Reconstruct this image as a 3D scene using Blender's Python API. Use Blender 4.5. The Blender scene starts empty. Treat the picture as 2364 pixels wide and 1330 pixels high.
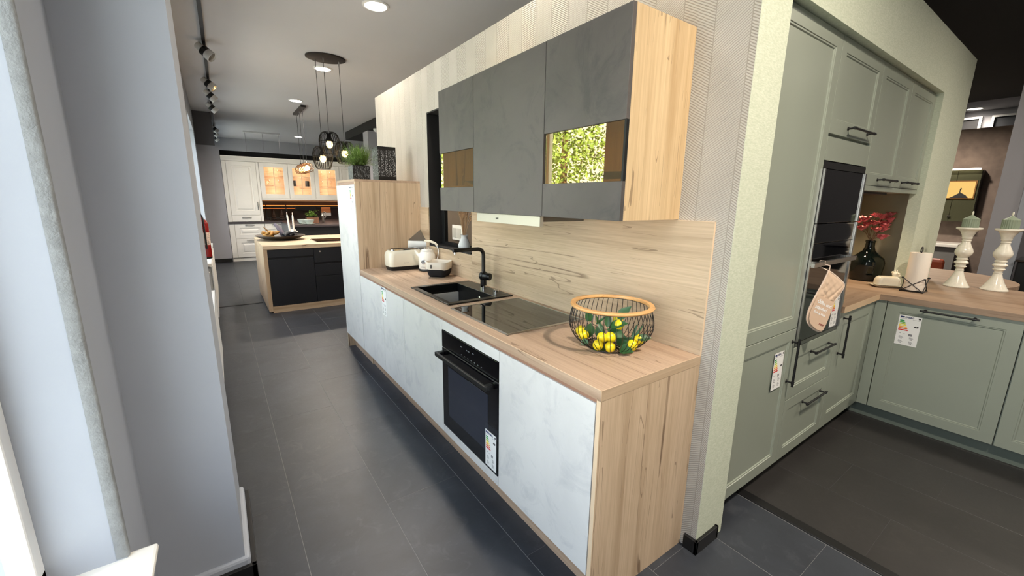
import bpy, bmesh, math, random
from mathutils import Vector, Matrix, noise as mnoise
S = bpy.context.scene
COL = S.collection
PI = math.pi
RND = random.Random(7)

# ------------------------------------------------------------ camera, sky, sun, exposure
cd = bpy.data.cameras.new('camera')
cam = bpy.data.objects.new('camera', cd)
COL.objects.link(cam)
cd.sensor_width = 36.0
cd.lens = 954.0 / 2364.0 * 36.0
cd.clip_start = 0.02
cam.location = (-1.5807, -0.8715, 1.5309)
cam.rotation_euler = (math.radians(78.005), math.radians(-0.724), math.radians(-35.049))
S.camera = cam
S.view_settings.view_transform = 'Standard'
S.view_settings.look = 'None'
S.view_settings.gamma = 1
S.view_settings.exposure = 0.0
S.view_settings.use_curve_mapping = False
S.cycles.use_denoising = True
S.cycles.max_bounces = 8
S.cycles.diffuse_bounces = 5
S.cycles.glossy_bounces = 4
S.cycles.transparent_max_bounces = 12
S.cycles.sample_clamp_indirect = 6.0
S.cycles.caustics_reflective = False
S.cycles.caustics_refractive = False
W = bpy.data.worlds.new('sky')
S.world = W
W.use_nodes = True
wn = W.node_tree.nodes
wl = W.node_tree.links
wn.clear()
wo = wn.new('ShaderNodeOutputWorld')
wb = wn.new('ShaderNodeBackground')
wtc = wn.new('ShaderNodeTexCoord')
wsx = wn.new('ShaderNodeSeparateXYZ')
wr = wn.new('ShaderNodeValToRGB')
wr.color_ramp.elements[0].position = 0.0
wr.color_ramp.elements[0].color = (1.0, 1.0, 1.0, 1)
wr.color_ramp.elements[1].position = 0.9
wr.color_ramp.elements[1].color = (0.62, 0.76, 1.0, 1)
wl.new(wtc.outputs['Generated'], wsx.inputs[0])
wl.new(wsx.outputs['Z'], wr.inputs[0])
wl.new(wr.outputs[0], wb.inputs['Color'])
wl.new(wb.outputs[0], wo.inputs['Surface'])
wb.inputs['Strength'].default_value = 5.5

sd = bpy.data.lights.new('sun', 'SUN')
sd.energy = 60.0
sd.angle = 0.01
sd.color = (1, 0.95, 0.86)
so = bpy.data.objects.new('sun', sd)
COL.objects.link(so)
so.rotation_euler = (math.radians(30), math.radians(38), 0)

def area(name, loc, rot, sx, sy, power, color=(1, 1, 1), portal=False, shape='RECTANGLE'):
    d = bpy.data.lights.new(name, 'AREA')
    d.shape = shape
    d.size = sx
    d.size_y = sy
    d.energy = power
    d.color = color
    if portal:
        d.cycles.is_portal = True
    o = bpy.data.objects.new(name, d)
    COL.objects.link(o)
    o.location = loc
    o.rotation_euler = rot
    return o

# window light portals (they only guide sky sampling through the openings)
for (ya, yb) in ((-1.1, 0.6), (1.6, 3.7), (4.6, 7.0), (7.7, 10.2), (12.3, 15.2)):
    area('window_portal', (-2.14, (ya + yb) / 2, 1.6), (0, -PI / 2, 0), 2.2, yb - ya, 1.0, portal=True)

# ------------------------------------------------------------ helpers
def lin(r, g=None, b=None):
    if g is None:
        r, g, b = r
    f = lambda c: (c / 255 / 12.92) if c / 255 <= 0.04045 else ((c / 255 + 0.055) / 1.055) ** 2.4
    return (f(r), f(g), f(b), 1.0)

class NT:
    def __init__(s, name):
        s.m = bpy.data.materials.new(name)
        s.m.use_nodes = True
        s.n = s.m.node_tree.nodes
        s.l = s.m.node_tree.links
        s.n.clear()
        s.out = s.n.new('ShaderNodeOutputMaterial')
    def add(s, t, **kw):
        nd = s.n.new(t)
        for k, v in kw.items():
            if k in ('operation', 'blend_type', 'data_type', 'noise_dimensions', 'bands_direction', 'wave_type', 'feature', 'distance', 'use_clamp'):
                setattr(nd, k, v)
            else:
                key = int(k[1:]) if k[0] == 'i' and k[1:].isdigit() else k.replace('_', ' ')
                if isinstance(v, bpy.types.NodeSocket):
                    s.l.new(v, nd.inputs[key])
                else:
                    nd.inputs[key].default_value = v
        return nd
    def math(s, op, a, b=0.0, c=None):
        nd = s.add('ShaderNodeMath', operation=op, i0=a, i1=b)
        if c is not None:
            if isinstance(c, bpy.types.NodeSocket):
                s.l.new(c, nd.inputs[2])
            else:
                nd.inputs[2].default_value = c
        return nd.outputs[0]
    def coords(s, scale=(1, 1, 1), rnd=0.0, rot=(0, 0, 0)):
        tc = s.add('ShaderNodeTexCoord')
        v = tc.outputs['Object']
        if rnd:
            oi = s.add('ShaderNodeObjectInfo')
            va = s.add('ShaderNodeVectorMath', operation='SCALE', i0=(rnd * 3.1, rnd * 5.7, rnd * 4.3))
            s.l.new(oi.outputs['Random'], va.inputs['Scale'])
            vb = s.add('ShaderNodeVectorMath', operation='ADD', i0=v, i1=va.outputs[0])
            v = vb.outputs[0]
        mp = s.add('ShaderNodeMapping', Vector=v, Scale=scale, Rotation=rot)
        return mp.outputs[0]
    def noise(s, vec, scale, detail=3.0, rough=0.5, dist=0.0):
        return s.add('ShaderNodeTexNoise', Vector=vec, Scale=scale, Detail=detail, Roughness=rough, Distortion=dist).outputs['Fac']
    def ramp(s, fac, stops):
        nd = s.add('ShaderNodeValToRGB', Fac=fac)
        e = nd.color_ramp.elements
        while len(e) < len(stops):
            e.new(0.5)
        for i, (p, c) in enumerate(stops):
            e[i].position = p
            e[i].color = c if len(c) == 4 else (*c, 1)
        return nd.outputs[0]
    def mix(s, fac, a, b, blend='MIX'):
        nd = s.add('ShaderNodeMix', data_type='RGBA', blend_type=blend)
        for idx, v in ((0, fac), (6, a), (7, b)):
            if isinstance(v, bpy.types.NodeSocket):
                s.l.new(v, nd.inputs[idx])
            else:
                nd.inputs[idx].default_value = v
        return nd.outputs[2]
    def bsdf(s, color, rough=0.5, metal=0.0, bump=None, bstr=0.2, bdist=0.01, **kw):
        nd = s.add('ShaderNodeBsdfPrincipled')
        for k, v in (('Base Color', color), ('Roughness', rough), ('Metallic', metal)):
            if isinstance(v, bpy.types.NodeSocket):
                s.l.new(v, nd.inputs[k])
            else:
                nd.inputs[k].default_value = v
        for k, v in kw.items():
            nd.inputs[k.replace('_', ' ')].default_value = v
        if bump is not None:
            b = s.add('ShaderNodeBump', Strength=bstr, Distance=bdist, Height=bump)
            s.l.new(b.outputs[0], nd.inputs['Normal'])
        s.l.new(nd.outputs[0], s.out.inputs[0])
        return s.m

def flat(name, rgb, rough=0.5, metal=0.0, vary=0.06, scale=6.0, bump=0.0, bscale=120.0, **kw):
    t = NT(name)
    c = lin(*rgb)
    v = t.coords(rnd=1.0)
    f = t.noise(v, scale, 3)
    lo = tuple(x * (1 - vary) for x in c[:3]) + (1,)
    hi = tuple(min(1, x * (1 + vary)) for x in c[:3]) + (1,)
    col = t.ramp(f, [(0.3, lo), (0.7, hi)])
    if bump:
        b = t.noise(v, bscale, 2)
        return t.bsdf(col, rough, metal, bump=b, bstr=bump, bdist=0.002, **kw)
    return t.bsdf(col, rough, metal, **kw)

def emis(name, rgb, strength):
    t = NT(name)
    e = t.add('ShaderNodeEmission', Color=lin(*rgb), Strength=strength)
    t.l.new(e.outputs[0], t.out.inputs[0])
    return t.m

def wood(name, axis, light=(204, 180, 151), dark=(168, 142, 112), crack=(104, 80, 60), rough=0.5, rnd=1.0, cw=0.0044):
    t = NT(name)
    big = {'x': (0.55, 13, 13), 'y': (13, 0.55, 13), 'z': (13, 13, 0.55)}[axis]
    fine = tuple(b * 10 if b > 1 else b * 6 for b in big)
    crk = tuple(b * 0.62 if b > 1 else b * 0.5 for b in big)
    v1 = t.coords(big, rnd)
    v2 = t.coords(fine, rnd)
    v3 = t.coords(crk, rnd)
    n1 = t.noise(v1, 1.0, 5, 0.6, 0.25)
    n2 = t.noise(v2, 1.0, 3, 0.6)
    base = t.ramp(n1, [(0.28, lin(*dark)), (0.5, lin(*light)), (0.72, lin(*[min(255, c + 12) for c in light]))])
    c2 = t.mix(t.math('MULTIPLY', t.math('SUBTRACT', 0.62, n2), 1.4), base, lin(*dark))
    n3 = t.noise(v3, 1.0, 1.5, 0.5, 0.0)
    n4 = t.noise(t.coords(tuple(b * 1.7 if b > 1 else b * 2.2 for b in big), rnd), 1.0, 1.0, 0.5, 0.0)
    ck2 = t.math('MULTIPLY', t.math('LESS_THAN', t.math('ABSOLUTE', t.math('SUBTRACT', n4, 0.52)), 0.0055), t.math('GREATER_THAN', t.noise(t.coords((5, 5, 5), rnd), 1.0, 2), 0.52))
    d = t.math('ABSOLUTE', t.math('SUBTRACT', n3, 0.5))
    ck = t.math('LESS_THAN', d, cw)
    msk = t.noise(t.coords((2.3, 2.3, 2.3), rnd), 1.0, 2)
    mk = t.ramp(msk, [(0.44, (0, 0, 0)), (0.54, (1, 1, 1))])
    soft = t.math('MULTIPLY', t.math('SUBTRACT', 1.0, t.math('MULTIPLY', d, 40.0)), 0.28)
    soft = t.math('MAXIMUM', soft, 0.0)
    c3 = t.mix(t.math('MULTIPLY', soft, mk), c2, lin(*[(a + b) / 2 for a, b in zip(dark, crack)]))
    c4 = t.mix(t.math('MULTIPLY', ck, t.math('MULTIPLY', mk, 0.75)), c3, lin(*crack))
    c4 = t.mix(t.math('MULTIPLY', ck2, 0.55), c4, lin(*crack))
    return t.bsdf(c4, rough, bump=n2, bstr=0.12, bdist=0.002)

def concrete(name, a, b, c, rough=0.5, scale=2.2):
    t = NT(name)
    v = t.coords((1, 1, 1), 2.0)
    n1 = t.noise(v, scale, 8, 0.62, 0.5)
    n2 = t.noise(v, scale * 3.1, 8, 0.7, 0.8)
    n3 = t.noise(v, scale * 9, 4, 0.7, 0.3)
    base = t.ramp(n1, [(0.38, lin(*b)), (0.56, lin(*a))])
    m = t.ramp(n2, [(0.52, (0, 0, 0)), (0.64, (1, 1, 1))])
    m2 = t.math('MULTIPLY', m, t.math('MULTIPLY', n3, 0.9))
    col = t.mix(m2, base, lin(*c))
    return t.bsdf(col, rough, bump=n3, bstr=0.05, bdist=0.002)

def pane_mat(name, tint, refl=0.12, fres=1.5, gcol=(1, 1, 1, 1)):
    t = NT(name)
    tr = t.add('ShaderNodeBsdfTransparent', Color=tint)
    gl = t.add('ShaderNodeBsdfGlossy', Roughness=0.01, Color=gcol)
    fr = t.add('ShaderNodeFresnel', IOR=fres)
    ge = t.add('ShaderNodeNewGeometry')
    f = t.math('MINIMUM', t.math('ADD', fr.outputs[0], refl), 1.0)
    f = t.math('MULTIPLY', f, t.math('SUBTRACT', 1.0, ge.outputs['Backfacing']))
    mx = t.add('ShaderNodeMixShader')
    t.l.new(f, mx.inputs[0])
    t.l.new(tr.outputs[0], mx.inputs[1])
    t.l.new(gl.outputs[0], mx.inputs[2])
    t.l.new(mx.outputs[0], t.out.inputs[0])
    return t.m

# ------------------------------------------------------------ mesh builder
class MB:
    def __init__(s):
        s.v = []
        s.f = []
        s.mi = []
        s.cur = 0
    def _add(s, vs, fs):
        o = len(s.v)
        s.v += [tuple(v) for v in vs]
        for f in fs:
            s.f.append(tuple(i + o for i in f))
            s.mi.append(s.cur)
        return s
    def box(s, x0, x1, y0, y1, z0, z1):
        x0, x1 = min(x0, x1), max(x0, x1)
        y0, y1 = min(y0, y1), max(y0, y1)
        z0, z1 = min(z0, z1), max(z0, z1)
        vs = [(x, y, z) for z in (z0, z1) for y in (y0, y1) for x in (x0, x1)]
        return s._add(vs, [(0, 2, 3, 1), (4, 5, 7, 6), (0, 1, 5, 4), (2, 6, 7, 3), (0, 4, 6, 2), (1, 3, 7, 5)])
    def prism(s, pts, org, U, V, Nn, d):
        """polygon pts (u,v) extruded by d along Nn"""
        org, U, V, Nn = map(Vector, (org, U, V, Nn))
        n = len(pts)
        a = [org + U * u + V * v for u, v in pts]
        b = [p + Nn * d for p in a]
        fs = [tuple(range(n - 1, -1, -1)), tuple(range(n, 2 * n))]
        fs += [(i, (i + 1) % n, n + (i + 1) % n, n + i) for i in range(n)]
        return s._add(a + b, fs)
    def quad(s, org, U, V, u0, u1, v0, v1):
        org, U, V = map(Vector, (org, U, V))
        return s._add([org + U * u0 + V * v0, org + U * u1 + V * v0, org + U * u1 + V * v1, org + U * u0 + V * v1], [(0, 1, 2, 3)])
    def panel(s, org, U, V, Nn, w, h, prof, th=0.02):
        """door leaf: front face with inset rings, prof = [(inset, rise along Nn)], back at -th"""
        org, U, V, Nn = map(Vector, (org, U, V, Nn))
        rings = []
        for (i, d) in [(0, -th)] + prof:
            rings.append([org + U * i + V * i + Nn * d, org + U * (w - i) + V * i + Nn * d,
                          org + U * (w - i) + V * (h - i) + Nn * d, org + U * i + V * (h - i) + Nn * d])
        vs = [p for r in rings for p in r]
        fs = [(3, 2, 1, 0)]
        for k in range(len(rings) - 1):
            for i in range(4):
                j = (i + 1) % 4
                fs.append((4 * k + i, 4 * k + j, 4 * k + 4 + j, 4 * k + 4 + i))
        k = 4 * (len(rings) - 1)
        fs.append((k, k + 1, k + 2, k + 3))
        return s._add(vs, fs)
    def lathe(s, c, prof, seg=32, axis=(0, 0, 1), cap=True):
        c = Vector(c)
        A = Vector(axis).normalized()
        P = A.orthogonal().normalized()
        Q = A.cross(P)
        vs, fs = [], []
        n = len(prof)
        for k in range(seg):
            a = 2 * PI * k / seg
            d = P * math.cos(a) + Q * math.sin(a)
            for (r, z) in prof:
                vs.append(c + d * r + A * z)
        for k in range(seg):
            k2 = (k + 1) % seg
            for i in range(n - 1):
                fs.append((k * n + i, k2 * n + i, k2 * n + i + 1, k * n + i + 1))
        if cap:
            if prof[0][0] > 1e-6:
                fs.append(tuple(k * n for k in range(seg - 1, -1, -1)))
            if prof[-1][0] > 1e-6:
                fs.append(tuple(k * n + n - 1 for k in range(seg)))
        return s._add(vs, fs)
    def cyl(s, a, b, r, seg=16, r2=None):
        a, b = Vector(a), Vector(b)
        return s.lathe(a, [(r, 0), (r if r2 is None else r2, (b - a).length)], seg, b - a)
    def tube(s, pts, r, seg=8, closed=False):
        pts = [Vector(p) for p in pts]
        n = len(pts)
        vs, fs = [], []
        prev = None
        for i, p in enumerate(pts):
            if closed:
                t = pts[(i + 1) % n] - pts[i - 1]
            else:
                t = pts[min(i + 1, n - 1)] - pts[max(i - 1, 0)]
            t.normalize()
            if prev is None:
                a = t.orthogonal().normalized()
            else:
                a = prev - t * prev.dot(t)
                a = a.normalized() if a.length > 1e-6 else t.orthogonal().normalized()
            prev = a
            b = t.cross(a)
            rr = r[i] if isinstance(r, (list, tuple)) else r
            for k in range(seg):
                g = 2 * PI * k / seg
                vs.append(p + a * (rr * math.cos(g)) + b * (rr * math.sin(g)))
        m = n if closed else n - 1
        for i in range(m):
            j = (i + 1) % n
            for k in range(seg):
                k2 = (k + 1) % seg
                fs.append((i * seg + k, i * seg + k2, j * seg + k2, j * seg + k))
        if not closed:
            fs.append(tuple(range(seg - 1, -1, -1)))
            fs.append(tuple((n - 1) * seg + k for k in range(seg)))
        return s._add(vs, fs)
    def ell(s, c, rx, ry, rz, seg=16, rings=10, rot=None):
        c = Vector(c)
        vs, fs = [], []
        for i in range(1, rings):
            t = PI * i / rings
            for k in range(seg):
                g = 2 * PI * k / seg
                p = Vector((rx * math.sin(t) * math.cos(g), ry * math.sin(t) * math.sin(g), rz * math.cos(t)))
                if rot:
                    p = rot @ p
                vs.append(c + p)
        top = Vector((0, 0, rz))
        bot = Vector((0, 0, -rz))
        if rot:
            top, bot = rot @ top, rot @ bot
        vs += [c + top, c + bot]
        T, B = len(vs) - 2, len(vs) - 1
        for i in range(rings - 2):
            for k in range(seg):
                k2 = (k + 1) % seg
                fs.append((i * seg + k, (i + 1) * seg + k, (i + 1) * seg + k2, i * seg + k2))
        for k in range(seg):
            k2 = (k + 1) % seg
            fs.append((T, k, k2))
            fs.append((B, (rings - 2) * seg + k2, (rings - 2) * seg + k))
        return s._add(vs, fs)
    def text(s, txt, size, org, U, V, align='LEFT', squash=1.0, lift=0.0, off=0.0):
        cu = bpy.data.curves.new('t', 'FONT')
        cu.body = txt
        cu.size = size
        cu.align_x = align
        cu.offset = off
        cu.resolution_u = 2
        o = bpy.data.objects.new('t', cu)
        COL.objects.link(o)
        dg = bpy.context.evaluated_depsgraph_get()
        me = bpy.data.meshes.new_from_object(o.evaluated_get(dg))
        org, U, V = Vector(org), Vector(U).normalized(), Vector(V).normalized()
        Nn = U.cross(V)
        s._add([org + U * (v.co.x * squash) + V * v.co.y + Nn * lift for v in me.vertices], [tuple(p.vertices) for p in me.polygons])
        bpy.data.objects.remove(o)
        bpy.data.curves.remove(cu)
        bpy.data.meshes.remove(me)
        return s
    def build(s, name, mats, parent=None, bevel=0.0, smooth=0.0, label=None, cat=None, group=None, kind=None, seg=2, at=None, fix=True):
        me = bpy.data.meshes.new(name)
        org = Vector((0, 0, 0))
        if parent is not None:
            p = parent
            while p is not None:
                org += p.location
                p = p.parent
        loc = Vector((0, 0, 0))
        if at is not None:
            loc = Vector(at) - org
            org = Vector(at)
        me.from_pydata([tuple(Vector(v) - org) for v in s.v], [], s.f)
        if not isinstance(mats, (list, tuple)):
            mats = [mats]
        for m in mats:
            me.materials.append(m)
        if len(mats) > 1:
            for i, p in enumerate(me.polygons):
                p.material_index = s.mi[i]
        if fix:
            bm = bmesh.new()
            bm.from_mesh(me)
            bmesh.ops.recalc_face_normals(bm, faces=bm.faces)
            bm.to_mesh(me)
            bm.free()
        if smooth:
            me.shade_smooth()
            me.set_sharp_from_angle(angle=math.radians(smooth))
        o = bpy.data.objects.new(name, me)
        COL.objects.link(o)
        o.location = loc
        if parent is not None:
            o.parent = parent
        if bevel:
            b = o.modifiers.new('bevel', 'BEVEL')
            b.width = bevel
            b.segments = seg
            b.limit_method = 'ANGLE'
            b.angle_limit = math.radians(50)
            b.harden_normals = False
        if label: o['label'] = label
        if cat: o['category'] = cat
        if group: o['group'] = group
        if kind: o['kind'] = kind
        return o

def thing(name, label, cat, loc, group=None):
    o = bpy.data.objects.new(name, None)
    o.empty_display_size = 0.05
    COL.objects.link(o)
    o.location = loc
    o['label'] = label
    o['category'] = cat
    if group: o['group'] = group
    return o

def dup(root, loc, label=None, group=None, rotz=None):
    r = root.copy()
    COL.objects.link(r)
    r.location = loc
    if rotz is not None:
        r.rotation_euler = (0, 0, rotz)
    if label: r['label'] = label
    if group: r['group'] = group
    for ch in list(root.children):
        c = ch.copy()
        COL.objects.link(c)
        c.parent = r
        for g in list(ch.children):
            d = g.copy()
            COL.objects.link(d)
            d.parent = c
    return r

def B(*a):
    return MB().box(*a)

X, Y, Z = Vector((1, 0, 0)), Vector((0, 1, 0)), Vector((0, 0, 1))

# ------------------------------------------------------------ materials
OAK_Z = wood('oak_upright', 'z')
OAK_Y = wood('oak_lengthwise', 'y', light=(187, 161, 137), dark=(156, 129, 106))
OAK_X = wood('oak_crosswise', 'x')
OAK_WARM = wood('oak_warm', 'z', light=(214, 187, 146), dark=(182, 150, 108))
OAK_SPL = wood('oak_splashback', 'y', light=(202, 180, 152), dark=(164, 140, 112))
OAK_BAR = wood('oak_bar_top', 'y', light=(152, 128, 106), dark=(130, 105, 84), crack=(110, 84, 62), cw=0.002)
OAK_BARX = wood('oak_bar_top_cross', 'x', light=(152, 128, 106), dark=(130, 105, 84), crack=(110, 84, 62), cw=0.002)
GRIP = flat('grip_rail_brown', (148, 112, 92), 0.4)
OAK_EDGE = flat('oak_edge_pale', (226, 200, 168), 0.5)
CONC_W = concrete('white_concrete', (222, 221, 218), (214, 213, 211), (190, 191, 192), 0.5, 2.0)
CONC_D = concrete('dark_concrete', (90, 84, 81), (78, 73, 71), (54, 54, 56), 0.5, 1.5)
SAGE = flat('sage_lacquer', (148, 155, 142), 0.28, vary=0.02, scale=2)
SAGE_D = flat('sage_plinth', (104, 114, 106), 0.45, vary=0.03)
WHITE_LAC = flat('cream_white_lacquer', (232, 228, 220), 0.35, vary=0.02)
BLACK = flat('black_matt', (16, 16, 17), 0.45)
BLACK_WALL = flat('black_paint', (14, 14, 15), 0.75)
BLACK_GLOSS = flat('black_glass', (5, 5, 7), 0.04, Specular_IOR_Level=0.6)
HOBGLASS = flat('hob_glass', (12, 12, 12), 0.03, Specular_IOR_Level=1.0)
STEEL = flat('brushed_steel', (190, 188, 184), 0.28, metal=1.0, vary=0.05, scale=30)
STEEL_D = flat('steel_trim', (150, 148, 144), 0.35, metal=1.0)
CHROME = flat('chrome', (220, 220, 220), 0.08, metal=1.0)
WALLPAINT = flat('light_grey_wall_paint', (164, 170, 180), 0.7, vary=0.025, scale=3, bump=0.12, bscale=60)
GREYPAINT = flat('mid_grey_wall_paint', (160, 160, 166), 0.75, vary=0.02, scale=3)
DARKPAINT = flat('dark_grey_wall_paint', (88, 88, 92), 0.8, vary=0.02)
PLASTER = flat('rough_filler', (140, 144, 146), 0.8, vary=0.1, scale=40, bump=0.9, bscale=160)
CEILING = flat('taupe_ceiling_paint', (202, 201, 203), 0.85, vary=0.015, scale=1.5)
CEILBLACK = flat('black_ceiling_paint', (16, 15, 14), 0.9)
WHITE_PL = flat('white_plastic', (232, 232, 230), 0.35)
WHITE_GL = flat('white_enamel', (236, 234, 226), 0.12, vary=0.02)
CREAM_GL = flat('cream_enamel', (226, 220, 202), 0.12, vary=0.02)
CERAM = flat('white_crackled_ceramic', (226, 222, 208), 0.12, vary=0.05, scale=60, bump=0.35, bscale=140)
PAPER = flat('white_paper', (238, 238, 236), 0.7, vary=0.02)
def green_plaster():
    t = NT('green_textured_plaster')
    v = t.coords((1, 1, 1))
    a = t.noise(t.coords((60, 60, 220)), 1.0, 3)
    b = t.noise(v, 170, 2)
    col = t.ramp(a, [(0.35, lin(192, 200, 178)), (0.7, lin(210, 215, 196))])
    sp = t.math('GREATER_THAN', b, 0.68)
    col = t.mix(t.math('MULTIPLY', sp, 0.5), col, lin(232, 236, 224))
    return t.bsdf(col, 0.75, bump=a, bstr=0.2, bdist=0.002)
GREEN = green_plaster()

def wallpaper():
    t = NT('herringbone_wallpaper')
    tc = t.add('ShaderNodeTexCoord')
    sx = t.add('ShaderNodeSeparateXYZ', Vector=tc.outputs['Object'])
    y, z = sx.outputs['Y'], sx.outputs['Z']
    wob = t.noise(t.coords((30, 30, 30)), 1.0, 2)
    cw = 0.135
    u = t.math('DIVIDE', t.math('ADD', y, 0.45), cw)
    ci = t.math('FLOOR', u)
    par = t.math('MODULO', t.math('ADD', ci, 100.0), 2.0)
    sgn = t.math('SUBTRACT', t.math('MULTIPLY', par, 2.0), 1.0)
    d = t.math('ADD', t.math('MULTIPLY', z, 1.0), t.math('MULTIPLY', t.math('MULTIPLY', sgn, 0.62), y))
    d = t.math('ADD', d, t.math('MULTIPLY', wob, 0.006))
    ph = t.math('FRACT', t.math('DIVIDE', d, 0.0098))
    tri = t.math('ABSOLUTE', t.math('SUBTRACT', ph, 0.5))
    ln = t.ramp(tri, [(0.08, (0, 0, 0)), (0.3, (1, 1, 1))])
    fr = t.math('FRACT', u)
    edge = t.math('LESS_THAN', t.math('ABSOLUTE', t.math('SUBTRACT', fr, 0.5)), 0.485)
    h = t.math('MULTIPLY', ln, edge)
    tone = t.noise(t.coords((4, 4, 4)), 1.0, 3)
    hi = t.ramp(tone, [(0.3, lin(184, 178, 168)), (0.7, lin(194, 189, 180))])
    lo = t.mix(par, lin(154, 146, 136), lin(166, 159, 149))
    col = t.mix(h, lo, hi)
    return t.bsdf(col, 0.75, bump=h, bstr=0.55, bdist=0.003)
WALLP = wallpaper()

def tile_mat(name, a, b, c):
    t = NT(name)
    v = t.coords((1, 1, 1), 8.0)
    n1 = t.noise(v, 3.0, 7, 0.65, 0.6)
    n2 = t.noise(v, 9.0, 7, 0.7, 1.2)
    n3 = t.noise(v, 90, 3)
    base = t.ramp(n1, [(0.3, lin(*a)), (0.7, lin(*b))])
    m = t.ramp(n2, [(0.54, (0, 0, 0)), (0.7, (1, 1, 1))])
    col = t.mix(t.math('MULTIPLY', m, 0.35), base, lin(*c))
    rg = t.math('ADD', t.math('MULTIPLY', n3, 0.12), 0.36)
    return t.bsdf(col, rg, bump=n3, bstr=0.06, bdist=0.002)
TILE = tile_mat('slate_tile', (43, 46, 52), (57, 61, 68), (82, 85, 90))
TILE_R = tile_mat('slate_tile_dark', (42, 40, 39), (50, 48, 47), (64, 62, 60))
GROUT = flat('grout', (116, 116, 116), 0.9)
GROUT_D = flat('dark_grout', (62, 62, 62), 0.9)

# ------------------------------------------------------------ structure
def struct(name, m, mats, **kw):
    return m.build(name, mats, kind='structure', **kw)

CH = 3.36
fl = struct('floor', B(-2.25, 0.56, -4.4, 6.12, -0.12, -0.0006), GROUT)
fr_ = struct('floor', B(0.56, 10.9, -4.4, 6.12, -0.12, -0.0008), GROUT_D)
ff = struct('floor', B(-2.25, 10.9, 6.12, 15.9, -0.12, -0.0008), GROUT_D)

def tiles(parent, seams, off, y0, y1, L, mat, g=0.0026, ge=0.0012):
    cache = {}
    for i in range(len(seams) - 1):
        xa, xb = seams[i], seams[i + 1]
        yy = off[i % len(off)]
        while yy > y0: yy -= L
        while yy < y1:
            a, b = max(yy, y0), min(yy + L, y1)
            if b - a > 0.02:
                w, l = xb - xa - g, b - a - ge
                key = (round(w, 4), round(l, 4))
                if key not in cache:
                    c = 0.0005
                    m = MB()._add([(-w/2, -l/2, -0.010), (w/2, -l/2, -0.010), (w/2, l/2, -0.010), (-w/2, l/2, -0.010),
                                   (-w/2, -l/2, -c), (w/2, -l/2, -c), (w/2, l/2, -c), (-w/2, l/2, -c),
                                   (-w/2+c, -l/2+c, 0), (w/2-c, -l/2+c, 0), (w/2-c, l/2-c, 0), (-w/2+c, l/2-c, 0)],
                                  [(0,1,5,4),(1,2,6,5),(2,3,7,6),(3,0,4,7),(4,5,9,8),(5,6,10,9),(6,7,11,10),(7,4,8,11),(8,9,10,11)])
                    me = bpy.data.meshes.new('tile')
                    me.from_pydata(m.v, [], m.f)
                    me.materials.append(mat)
                    cache[key] = me
                o = bpy.data.objects.new('tile', cache[key])
                COL.objects.link(o)
                o.parent = parent
                o.location = ((xa + xb) / 2, (a + b) / 2, 0)
            yy += L
sm = [-0.235 + 0.397 * k for k in range(-5, 3)]
tiles(fl, sm[:-1] + [0.545], [0.2, 0.4, 1.36, 0.995, 0.335, -0.027, -0.393], -4.3, 6.09, 0.875, TILE)
smr = [0.608 + 0.39 * k for k in range(0, 20)]
tiles(fr_, smr, [0.36, -0.252, -0.61, -0.098, -0.45], -4.0, 1.3, 0.875, TILE_R, 0.0025)
smf = [-2.2 + 0.397 * k for k in range(0, 13)]
tiles(ff, smf, [6.3, 6.9, 6.6, 7.05], 6.14, 13.0, 1.2, TILE, 0.002)
struct('trim_1', B(0.548, 0.605, -4.3, 0.6, -0.002, 0.006), BLACK, bevel=0.002)
struct('trim_2', B(-1.84, -1.17, 6.085, 6.14, -0.002, 0.006), BLACK, bevel=0.002)

# ceiling with hole-free slabs, black dropped ceiling over the middle of the show room
struct('ceiling', B(-2.3, 11.0, -4.5, 16.0, CH, CH + 0.2), CEILING)
struct('ceiling_dropped', B(1.637, 8.45, -4.4, 12.0, 3.15, CH - 0.002), CEILBLACK)

# left wall with window openings
def wall_left():
    m = MB()
    xo, xi, xi2 = -2.16, -1.905, -1.80
    # near window opening y -2.6..0.6
    m.box(xo, xi, -4.4, -1.1, 0, CH)
    m.box(xo, xi, -1.1, 0.6, 0, 0.47)
    m.box(xo, xi, -1.1, 0.6, 2.7, CH)
    m.box(xo, xi, 0.6, 1.40, 0, CH)
    # pillar projecting into the room
    m.box(xi - 0.01, -1.641, 0.90, 1.395, 0, CH)
    # recessed bays behind
    m.box(xo, xi2, 1.395, 1.6, 0, CH)
    for (a, b) in ((1.6, 3.7), (4.6, 7.0), (7.7, 10.2), (12.3, 15.2)):
        m.box(xo, xi2, a, b, 0, 0.80)
        m.box(xo, xi2, a, b, 2.85, CH)
    for (a, b) in ((3.7, 4.6), (7.0, 7.7), (10.2, 12.3), (15.2, 15.9)):
        m.box(xo, xi2, a, b, 0, CH)
    return m
struct('wall_left', wall_left(), WALLPAINT)
# corner bead / rough filler strip at window reveal edge
def bead():
    m = MB()
    n = 60
    vs = []
    for i in range(n + 1):
        z = 0.50 + (2.68 - 0.50) * i / n
        j = lambda: RND.uniform(-0.0016, 0.0016)
        for (x, y) in ((-1.907, 0.622), (-1.900, 0.618), (-1.8985 + j(), 0.603 + j()), (-1.903, 0.5975 + j() * .5), (-1.928, 0.598)):
            vs.append((x, y, z))
    fs = []
    for i in range(n):
        for k in range(4):
            a = i * 5 + k
            fs.append((a, a + 1, a + 6, a + 5))
    return m._add(vs, fs)
struct('trim_3', bead(), PLASTER, smooth=60, fix=False)
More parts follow.
